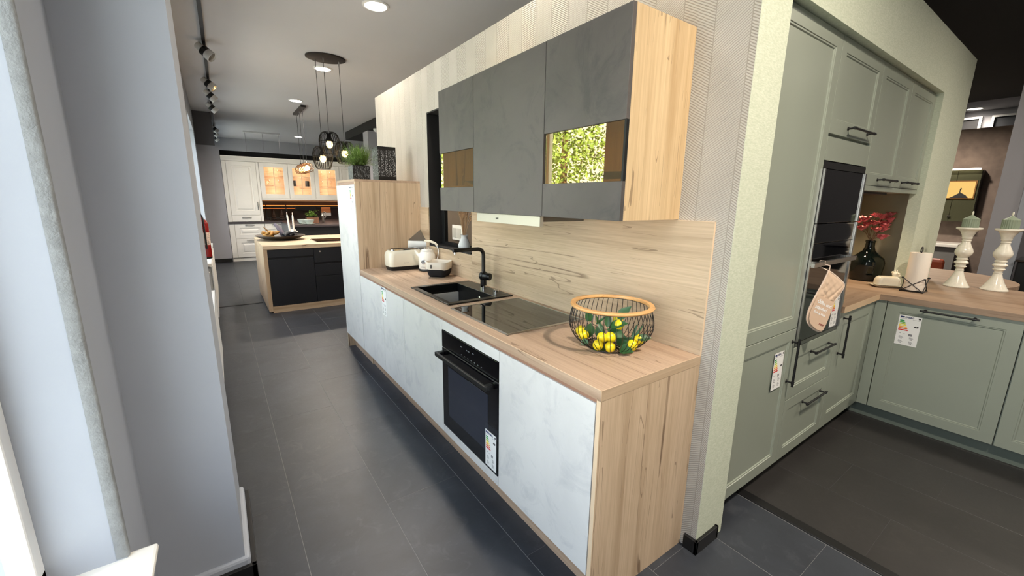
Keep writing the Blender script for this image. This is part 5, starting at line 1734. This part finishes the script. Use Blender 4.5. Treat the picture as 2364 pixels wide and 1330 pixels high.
# dark glossy splashback, rail, strips
SPL = flat('brown_black_glass_splash', (44, 34, 30), 0.12, vary=0.1)
t = thing('splashback', 'dark brown glossy splashback of the back kitchen with orange light strips', 'splashback', (0.9, 11.6, 0.95))
B(-0.655, 2.6, 11.595, 11.615, 0.944, 1.50).build('panel', SPL, t)
ORL = emis('orange_led', (255, 132, 60), 3.2)
B(-0.655, 2.6, 11.572, 11.580, 1.317, 1.325).build('light_strip', ORL, t)
B(-0.655, 0.12, 11.572, 11.580, 1.245, 1.253).build('light_strip', ORL, t)
B(-0.655, 2.6, 11.570, 11.594, 1.262, 1.305).build('rail', BLACK, t)
orl = area('splash_light', (0.9, 11.5, 1.44), (math.radians(20), 0, 0), 3.0, 0.05, 5.0, (1, 0.5, 0.22))
B(0.13, 0.62, 11.53, 11.5695, 1.19, 1.315).build('wall_device', BLACK, label='black box hanging on the rail of the dark splashback', cat='box', bevel=0.004)
t = thing('picture_frame', 'thin dark rectangular frame leaning on the dark splashback', 'frame', (-0.33, 11.5, 0.95))
m = MB()
m.box(-0.56, -0.54, 11.50, 11.52, 1.0, 1.37); m.box(-0.11, -0.09, 11.50, 11.52, 1.0, 1.37)
m.box(-0.54, -0.11, 11.50, 11.52, 1.35, 1.37); m.box(-0.54, -0.11, 11.50, 11.52, 1.0, 1.02)
m.box(-0.50, -0.48, 11.50, 11.52, 0.9435, 1.0); m.box(-0.17, -0.15, 11.50, 11.52, 0.9435, 1.0)
m.build('frame', BLACK, t)
for k, xx in enumerate((-0.40, -0.22)):
    t = thing('ornament_tree', 'small dark metal fir tree ornament, %s of the two by the frame' % ('left' if k == 0 else 'right'), 'ornament', (xx, 11.42, 0.943), 'dark fir ornaments')
    m = MB()
    m.cyl((xx, 11.42, 0.943), (xx, 11.42, 1.22), 0.004, 8)
    for i in range(5):
        m.lathe((xx, 11.42, 0.99 + i * 0.045), [(0.06 - 0.01 * i, 0), (0.01, 0.035)], 14)
    m.build('body', flat('dark_brown_metal', (52, 38, 30), 0.5), t)

# peninsula of the back kitchen
t = thing('kitchen_peninsula', 'black peninsula with dark grey stone top in front of the back kitchen', 'kitchen island', (0.6, 10, 0))
B(-0.30, 1.5, 9.22, 10.97, 0.8985, 0.94).build('worktop', GRT, t)
B(-0.27, 1.5, 9.25, 10.96, 0.0, 0.898).build('body', flat('black_peninsula_front', (20, 20, 22), 0.5), t)
B(-0.295, -0.271, 9.235, 10.96, 0.0, 0.898).build('side_panel', flat('light_grey_edge', (120, 122, 126), 0.5), t)
for k, xx in enumerate((0.72, 0.76, 0.83)):
    MB().cyl((xx, 9.249, 0.735), (xx, 9.235, 0.735), 0.011 if k < 2 else 0.02, 14).build('knob', STEEL, t)
CUPM = flat('pale_grey_china', (198, 206, 200), 0.3)
for k, (cx, cy) in enumerate(((0.0, 9.75), (0.10, 9.49))):
    lbp = ('farther' if k == 0 else 'nearer')
    c = Vector((cx, cy, 0.9408))
    MB().lathe(c, [(0, 0), (0.06, 0), (0.125, 0.014), (0.123, 0.017), (0.06, 0.005), (0, 0.005)], 36, cap=False).build('saucer', CUPM, smooth=40, label='pale plate under the %s cup on the black peninsula' % lbp, cat='plate', group='plates under the cups', at=tuple(c))
    c2_ = c + Z * 0.0058
    t = thing('cup', 'wide pale china cup, the %s of two on the black peninsula' % lbp, 'cup', tuple(c2_), 'wide cups on the peninsula')
    MB().lathe(c2_, [(0, 0), (0.045, 0), (0.06, 0.01), (0.095, 0.06), (0.105, 0.095), (0.102, 0.095), (0.09, 0.06), (0.055, 0.014), (0, 0.012)], 36, cap=False).build('bowl', CUPM, t, smooth=50)
hp = Vector((0.25, 10.0, 0.9408))
t = thing('herb_planter', 'square wooden planter box on the black peninsula', 'planter', tuple(hp))
for k in range(6):
    B(hp.x - 0.13 + k * 0.0435, hp.x - 0.13 + k * 0.0435 + 0.04, hp.y - 0.10, hp.y - 0.085, hp.z, hp.z + 0.135).build('slat', flat('planter_slat', (122, 84, 62), 0.7), t)
B(hp.x - 0.13, hp.x + 0.13, hp.y - 0.0845, hp.y + 0.10, hp.z, hp.z + 0.125).build('box', flat('planter_dark', (84, 58, 44), 0.7), t)
t = thing('herb_plant', 'light green herb plant in the wooden planter box', 'plant', tuple(hp + Z * 0.13))
m = MB()
rd = random.Random(4)
for k in range(170):
    p = hp + Vector((rd.gauss(0, 0.055), rd.gauss(0, 0.045), 0.15 + abs(rd.gauss(0, 0.055))))
    dd = Vector((rd.gauss(0, 1), rd.gauss(0, 1), rd.uniform(0, 1)))
    leaf(m, p, dd, Z + Vector((0.1, 0.1, 0)), 0.04, 0.03)
m.tube([hp + Z * 0.126, hp + Z * 0.2], 0.006, 6)
m.build('foliage', flat('herb_green', (128, 160, 70), 0.6, vary=0.3, scale=20), t, kind='stuff', fix=False)
def mini_faucet(x, y, label):
    t = thing('faucet', label, 'faucet', (x, y, 0.9408))
    m = MB()
    m.cyl((x, y, 0.9408), (x, y, 1.10), 0.017, 14)
    m.tube([(x, y, 1.10), (x, y, 1.17), (x + 0.02, y - 0.03, 1.20), (x + 0.04, y - 0.08, 1.19), (x + 0.04, y - 0.10, 1.15)], 0.010, 10)
    m.build('body', STEEL, t, smooth=50)
    MB().tube([(x + 0.03, y, 1.05), (x + 0.07, y, 1.12)], [0.012, 0.006], 8).build('lever', STEEL, t, smooth=50)
mini_faucet(0.50, 10.0, 'steel faucet on the black peninsula')
t = thing('pepper_mill', 'slim dark pepper mill with pale top on the black peninsula', 'pepper mill', (0.46, 9.90, 0.9408))
MB().lathe((0.46, 9.90, 0.9408), [(0.02, 0), (0.022, 0.02), (0.015, 0.08), (0.02, 0.16), (0, 0.165)], 16).build('body', flat('mill_brown', (70, 56, 48), 0.4), t, smooth=50)
MB().lathe((0.46, 9.90, 1.1065), [(0.014, 0), (0.018, 0.015), (0.012, 0.035), (0, 0.037)], 16).build('head', WHITE_GL, t, smooth=50)
t = thing('calendar_sheet', 'sheet with a brown picture and white lower half hanging from the rail', 'picture', (0.85, 11.55, 1.1))
B(0.76, 1.00, 11.56, 11.565, 1.13, 1.28).build('picture_half', wood('print_brown', 'x', light=(206, 140, 90), dark=(170, 108, 66)), t)
B(0.76, 1.00, 11.558, 11.563, 1.04, 1.125).build('text_half', PAPER, t)
t = thing('open_book', 'open book lying on the worktop at the right of the black peninsula', 'book', (0.98, 10.2, 0.9408))
for k, a in ((0, 0.32), (1, -0.32)):
    m = MB()
    x0_ = 0.93 if k == 0 else 1.11
    m.prism([(0, 0), (0.175, 0.0), (0.175, 0.012), (0, 0.018)] if k == 0 else [(0, 0), (0.175, 0.0), (0.175, 0.018), (0, 0.012)], (x0_, 10.05, 0.9415), X, Z, Y, 0.24)
    m.build('page_block', PAPER, t)

# ------------------------------------------------------------ ceiling lights
LAMPW = emis('downlight_disc', (255, 244, 226), 18.0)
dl_label = {0: 'recessed round ceiling downlight nearest the camera at the top edge', 1: 'recessed round ceiling downlight just behind the oval pendant plate', 2: 'recessed round ceiling downlight in the middle, by the bar pendant', 3: 'recessed round ceiling downlight farthest back'}
proto = None
def downlight(x, y, z, label, power=85, col=(1, 0.88, 0.74)):
    global proto
    if proto is None:
        proto = thing('ceiling_downlight', label, 'ceiling light', (x, y, z), 'round recessed downlights')
        MB().lathe((x, y, z - 0.012), [(0.105, 0.0), (0.125, 0.004), (0.128, 0.0115), (0.10, 0.0115), (0.105, 0.0)], 40, cap=False).build('ring', WHITE_PL, proto, smooth=40)
        MB().lathe((x, y, z - 0.009), [(0.104, 0.0), (0.104, 0.006)], 40).build('diffuser', LAMPW, proto)
    else:
        dup(proto, (x, y, z), label)
    sp = bpy.data.lights.new('downlight_beam', 'AREA')
    sp.shape = 'DISK'; sp.size = 0.2; sp.energy = power; sp.color = col; sp.spread = math.radians(150)
    o = bpy.data.objects.new('downlight_beam', sp); COL.objects.link(o); o.location = (x, y, z - 0.014)
for k, yy in enumerate((3.57, 6.04, 8.53)):
    downlight(-0.105, yy, CH, dl_label[k], (42, 42, 85)[k])
downlight(0.72, 13.9, CH, dl_label[3], 120)
downlight(-0.105, 1.10, CH, 'recessed round ceiling downlight above the oak worktop, outside the picture', 25)
downlight(-0.105, -1.40, CH, 'recessed round ceiling downlight behind the camera', 85)
downlight(10.5, 0.97, CH, 'recessed round downlight in the grey ceiling strip at the far right', 14)
for k, (xx, yy, lb) in enumerate(((2.9, 5.2, 'in the middle room behind the partition, added as fill'), (2.9, 8.2, 'deep in the middle room near the column, added as fill'), (2.5, -1.5, 'nearest the sage cabinets'), (4.6, -1.9, 'above the bar side'), (2.6, -3.4, 'nearest the shop window'), (4.6, 0.9, 'behind the sage kitchen'), (7.2, 1.1, 'before the mirror cabinet, added to brighten the brown wall'))):  # lamps behind the partition and before the mirror are added, unseen fill
    downlight(xx, yy, 3.15, 'downlight in the dropped ceiling %s, outside the picture' % lb, 120 if yy > 3 else (90 if xx > 7 else 28))

# oval pendant with three cage lamps
PXc, PYc = -0.175, 5.50
t = thing('pendant_lamp', 'black oval ceiling plate with three hanging wire cage lamps above the island', 'pendant lamp', (PXc, PYc, CH))
m = MB()
n = 56
vs, fs = [], []
for (f, z) in ((0.93, -0.024), (1.0, -0.018), (1.0, -0.001)):
    for k in range(n):
        a = 2 * PI * k / n
        ux, uy = 0.25 * f * math.cos(a), 0.20 * f * math.sin(a)
        vs.append((PXc + ux, PYc + uy, CH + z))
for i in range(2):
    for k in range(n):
        k2 = (k + 1) % n
        fs.append((i*n+k, i*n+k2, (i+1)*n+k2, (i+1)*n+k))
fs += [tuple(range(n - 1, -1, -1)), tuple(2 * n + k for k in range(n))]
m._add(vs, fs)
m.build('ceiling_plate', flat('dark_bronze_plate', (34, 27, 22), 0.5), t, smooth=40)
BULB = emis('amber_bulb', (255, 216, 140), 9.0)
AMB = pane_mat('amber_bulb_glass', (1.0, 0.72, 0.36, 1), 0.03)
CAGE = flat('cage_black', (8, 7, 7), 0.8, Specular_IOR_Level=0.15)
def cage_lamp(x, y, ztop, parent, px_, py_):
    """ztop: top of cage; cord from plate anchor"""
    x0, y0 = px_, py_
    MB().cyl((x0, y0, CH - 0.024), (x0, y0, CH - 0.075), 0.007, 8).build('cord_grip', STEEL, parent)
    MB().tube([(x0, y0, CH - 0.07), (x, y, ztop - 0.02)], 0.0032, 6).build('cord', BLACK, parent)
    m = MB()
    prof_ = [(0.022, -0.02), (0.04, 0.012), (0.075, 0.018), (0.112, -0.02), (0.130, -0.09), (0.128, -0.15), (0.108, -0.225), (0.088, -0.275)]
    pr = smoothprof(prof_, 16)
    for k in range(28):
        a = 2 * PI * k / 28
        m.tube([(x + r * math.cos(a), y + r * math.sin(a), ztop + z) for r, z in pr], 0.0032, 4)
    for (r, z) in ((0.088, -0.275), (0.129, -0.11)):
        m.tube([(x + r * math.cos(2*PI*k/36), y + r * math.sin(2*PI*k/36), ztop + z) for k in range(36)], 0.0034, 5, closed=True)
    cg = m.build('wire_cage', CAGE, parent, kind='stuff')
    MB().lathe((x, y, ztop), [(0.012, -0.005), (0.02, -0.012), (0.026, -0.04), (0.05, -0.085), (0.054, -0.10)], 20, cap=False).build('lamp_holder', CAGE, cg, smooth=50, fix=False)
    MB().ell((x, y, ztop - 0.14), 0.042, 0.042, 0.052, 18, 12).build('bulb', BULB, cg, smooth=60)
    l = bpy.data.lights.new('bulb_light', 'POINT'); l.energy = 7; l.color = (1, 0.72, 0.4); l.shadow_soft_size = 0.05
    o = bpy.data.objects.new('bulb_light', l); COL.objects.link(o); o.location = (x, y, ztop - 0.24)
cage_lamp(-0.29, 5.58, 2.205, t, -0.29, 5.58)
cage_lamp(-0.215, 5.46, 2.39, t, -0.215, 5.46)
cage_lamp(-0.01, 5.50, 2.285, t, -0.01, 5.50)

# bar pendant with three globe lamps over the peninsula
t = thing('bar_pendant', 'black ceiling bar with three hanging lattice globe lamps before the back kitchen', 'pendant lamp', (0.08, 9.4, CH))
B(0.03, 0.13, 8.88, 9.95, CH - 0.04, CH - 0.0005).build('ceiling_bar', BLACK, t, bevel=0.003)
for k, yy in enumerate((9.05, 9.42, 9.80)):
    zt = 2.27
    MB().cyl((0.08, yy, CH - 0.04), (0.08, yy, CH - 0.08), 0.006, 8).build('cord_grip', STEEL, t)
    MB().tube([(0.08, yy, CH - 0.075), (0.08, yy, zt)], 0.0042, 6).build('cord', BLACK, t)
    MB().lathe((0.08, yy, zt - 0.03), [(0.045, 0), (0.028, 0.02), (0.01, 0.05)], 16).build('cap', BLACK, t)
    m = MB()
    cc = Vector((0.08, yy, zt - 0.14))
    for j in range(8):
        a = PI * j / 8
        nn = Vector((math.cos(a), math.sin(a), 0.9 if j % 2 else -0.9)).normalized()
        p_ = nn.orthogonal().normalized(); q_ = nn.cross(p_)
        off = 0.035 if j % 2 else -0.03
        rr = math.sqrt(0.125 ** 2 - off ** 2)
        m.tube([cc + nn * off + p_ * (rr * math.cos(2*PI*i/28)) + q_ * (rr * math.sin(2*PI*i/28)) for i in range(28)], 0.0038, 5, closed=True)
    m.build('lattice_globe', flat('bronze_lattice', (120, 82, 52), 0.4, metal=0.5), t, kind='stuff')
    MB().ell(cc + Z * 0.01, 0.048, 0.048, 0.06, 16, 10).build('bulb', BULB, t, smooth=60)
# white bar lamp far back, behind the kitchen wall
t = thing('white_bar_pendant', 'thin white ceiling bar with three fine wires in the far room', 'pendant lamp', (-0.28, 13.6, CH))
B(-0.74, 0.18, 13.6, 13.68, CH - 0.04, CH - 0.0005).build('ceiling_bar', WHITE_PL, t)
for xx in (-0.70, -0.27, 0.14):
    MB().tube([(xx, 13.64, CH - 0.04), (xx, 13.64, 1.6)], 0.004, 5).build('cord', flat('fine_wire', (120, 116, 116), 0.5), t)
B(-0.74, 0.18, 13.62, 13.66, 1.56, 1.60).build('lamp_bar', WHITE_PL, t)
# security camera
t = thing('dome_camera', 'small white dome camera under the black dropped ceiling', 'camera', (1.70, 9.75, 3.15))
MB().lathe((1.72, 9.5, 3.149), [(0.06, 0), (0.06, -0.03), (0.045, -0.05), (0.03, -0.07), (0, -0.078)], 24).build('body', WHITE_PL, t, smooth=50)

# ------------------------------------------------------------ track with spot lamps
TXX = -1.50
def txx(y):
    return -1.507 + (y - 4.48) * 0.0113
MB().prism([(-0.018, 0), (0.018, 0), (0.018 + 0.138, 12.2), (-0.018 + 0.138, 12.2)], (txx(3.0), 3.0, CH - 0.03), X, Y, Z, 0.0295).build('ceiling_track', BLACK, label='long black ceiling track for spot lamps along the window side', cat='track')
GM = flat('spot_grey', (206, 204, 200), 0.35)
LENS = flat('spot_lens', (226, 222, 214), 0.1, metal=0.8)
spots = [(5.72, 0.62, 'nearest the camera'), (7.5, 0.62, 'second from the camera'), (8.4, 0.3, 'third from the camera'), (9.6, 0.3, 'fourth from the camera'), (12.8, 0.2, 'fifth from the camera'), (13.7, 0.2, 'sixth from the camera'), (14.9, 0.25, 'seventh and farthest')]
for (yy, aim, lb) in spots:
    TXX = txx(yy)
    base = Vector((TXX, yy, CH - 0.03))
    t = thing('track_spot', 'grey and black track spot lamp, %s on the ceiling track' % lb, 'spot lamp', tuple(base), 'spot lamps on the ceiling track')
    B(TXX - 0.014, TXX + 0.014, yy - 0.06, yy + 0.06, base.z - 0.028, base.z - 0.0004).build('adapter', BLACK, t)
    MB().tube([base - Z * 0.028, base - Z * 0.08], 0.008, 8).build('stem', BLACK, t)
    dr_ = Vector((0.62, -0.30 if aim > 0.5 else 0.05, -0.62)).normalized()
    c0 = base - Z * 0.095
    m = MB().lathe(c0 - dr_ * 0.10, [(0.0, 0.0), (0.042, 0.0), (0.046, 0.004), (0.047, 0.075), (0.0, 0.075)], 24, axis=dr_, cap=False)
    m.build('rear_body', GM, t, smooth=40)
    MB().lathe(c0 - dr_ * 0.024, [(0.0, 0), (0.058, 0.0), (0.058, 0.055), (0.0, 0.055)], 24, axis=dr_, cap=False).build('black_ring', BLACK, t, smooth=40)
    MB().lathe(c0 + dr_ * 0.032, [(0.0, 0.0), (0.060, 0.0), (0.062, 0.07), (0.058, 0.072), (0.050, 0.055), (0.0, 0.05)], 24, axis=dr_, cap=False).build('front_ring', GM, t, smooth=40)
    MB().lathe(c0 + dr_ * 0.032, [(0.052, 0.060), (0.0, 0.058)], 20, axis=dr_, cap=False).build('lens', LENS, t)
    MB().tube([c0 - dr_ * 0.085 + Z * 0.03, c0 - dr_ * 0.07 + Z * 0.065, c0 - dr_ * 0.03 + Z * 0.05, base - Z * 0.08], 0.003, 6).build('cable', GM, t, smooth=60)

# ------------------------------------------------------------ radiators and extinguisher on the window side
def radiator(y0, y1, x0, x1, z0, z1, label):
    t = thing('radiator', label, 'radiator', ((x0 + x1) / 2, (y0 + y1) / 2, z0), 'white radiators under the windows')
    B(x1 - 0.012, x1, y0, y1, z0, z1 - 0.01).build('front_plate', WHITE_PL, t, bevel=0.003)
    B(x0, x0 + 0.012, y0, y1, z0, z1 - 0.01).build('rear_plate', WHITE_PL, t, bevel=0.003)
    B(x0, x1, y0, y1, z1 - 0.009, z1).build('top_grille', WHITE_PL, t)
    m = MB()
    k = y0 + 0.03
    while k < y1 - 0.03:
        m.box(x0 + 0.013, x1 - 0.013, k, k + 0.004, z0 + 0.03, z1 - 0.02)
        k += 0.05
    m.build('fins', WHITE_PL, t, kind='stuff')
    MB().cyl(((x0 + x1) / 2, y0 - 0.005, z1 - 0.07), ((x0 + x1) / 2, y0 - 0.075, z1 - 0.07), 0.022, 18).build('valve', WHITE_PL, t, smooth=40)
    MB().tube([((x0 + x1) / 2, y0 - 0.02, z1 - 0.09), ((x0 + x1) / 2, y0 - 0.02, z0 - 0.1), ((x0 + x1) / 2, y0 - 0.02, 0.0)], 0.009, 8).build('pipe', WHITE_PL, t, smooth=40)
radiator(4.75, 6.85, -1.793, -1.69, 0.18, 0.77, 'white panel radiator farther back under the third window')
radiator(1.75, 3.55, -1.793, -1.675, 0.18, 0.72, 'white panel radiator nearer the camera, mostly hidden by the pillar')
RED = flat('fire_red', (140, 20, 20), 0.25, vary=0.03)
eb = Vector((-1.728, 4.22, 0.925))
t = thing('fire_extinguisher', 'red fire extinguisher on a wall bracket beside the radiators', 'fire extinguisher', tuple(eb))
MB().lathe(eb, [(0.0, 0.0), (0.068, 0.0), (0.072, 0.012), (0.072, 0.02)], 28).build('foot', BLACK, t, smooth=40)
by_ = MB().lathe(eb + Z * 0.0205, [(0.0, 0.0), (0.070, 0.0), (0.072, 0.01), (0.072, 0.37), (0.062, 0.41), (0.035, 0.435), (0.022, 0.44), (0.022, 0.46), (0, 0.46)], 32).build('cylinder', RED, t, smooth=50)
m = MB()
m.lathe(eb, [(0.0725, 0.16), (0.0725, 0.30)], 32, cap=False)
me_lab = m.build('label_band', flat('label_print', (214, 190, 176), 0.5, vary=0.5, scale=60), by_, smooth=50, fix=False)
m = MB()
m.cyl(eb + Z * 0.48, eb + Z * 0.515, 0.02, 14)
m.tube([eb + Z * 0.50, eb + Vector((0.0, -0.06, 0.525)), eb + Vector((0.0, -0.11, 0.53))], 0.008, 8)
m.tube([eb + Z * 0.515, eb + Vector((0.0, -0.05, 0.56)), eb + Vector((0.0, -0.11, 0.58))], 0.008, 8)
m.build('valve_head', BLACK, t, smooth=50)
MB().tube([eb + Vector((0.02, -0.02, 0.49)), eb + Vector((0.03, -0.08, 0.46)), eb + Vector((0.03, -0.085, 0.30)), eb + Vector((0.03, -0.082, 0.12))], 0.009, 8).build('hose', BLACK, t, smooth=50)
t.scale = (0.86, 0.86, 0.86)
B(-1.799, -1.79, 4.19, 4.25, 1.10, 1.32).build('wall_bracket', BLACK, label='narrow black wall bracket behind the fire extinguisher', cat='bracket')
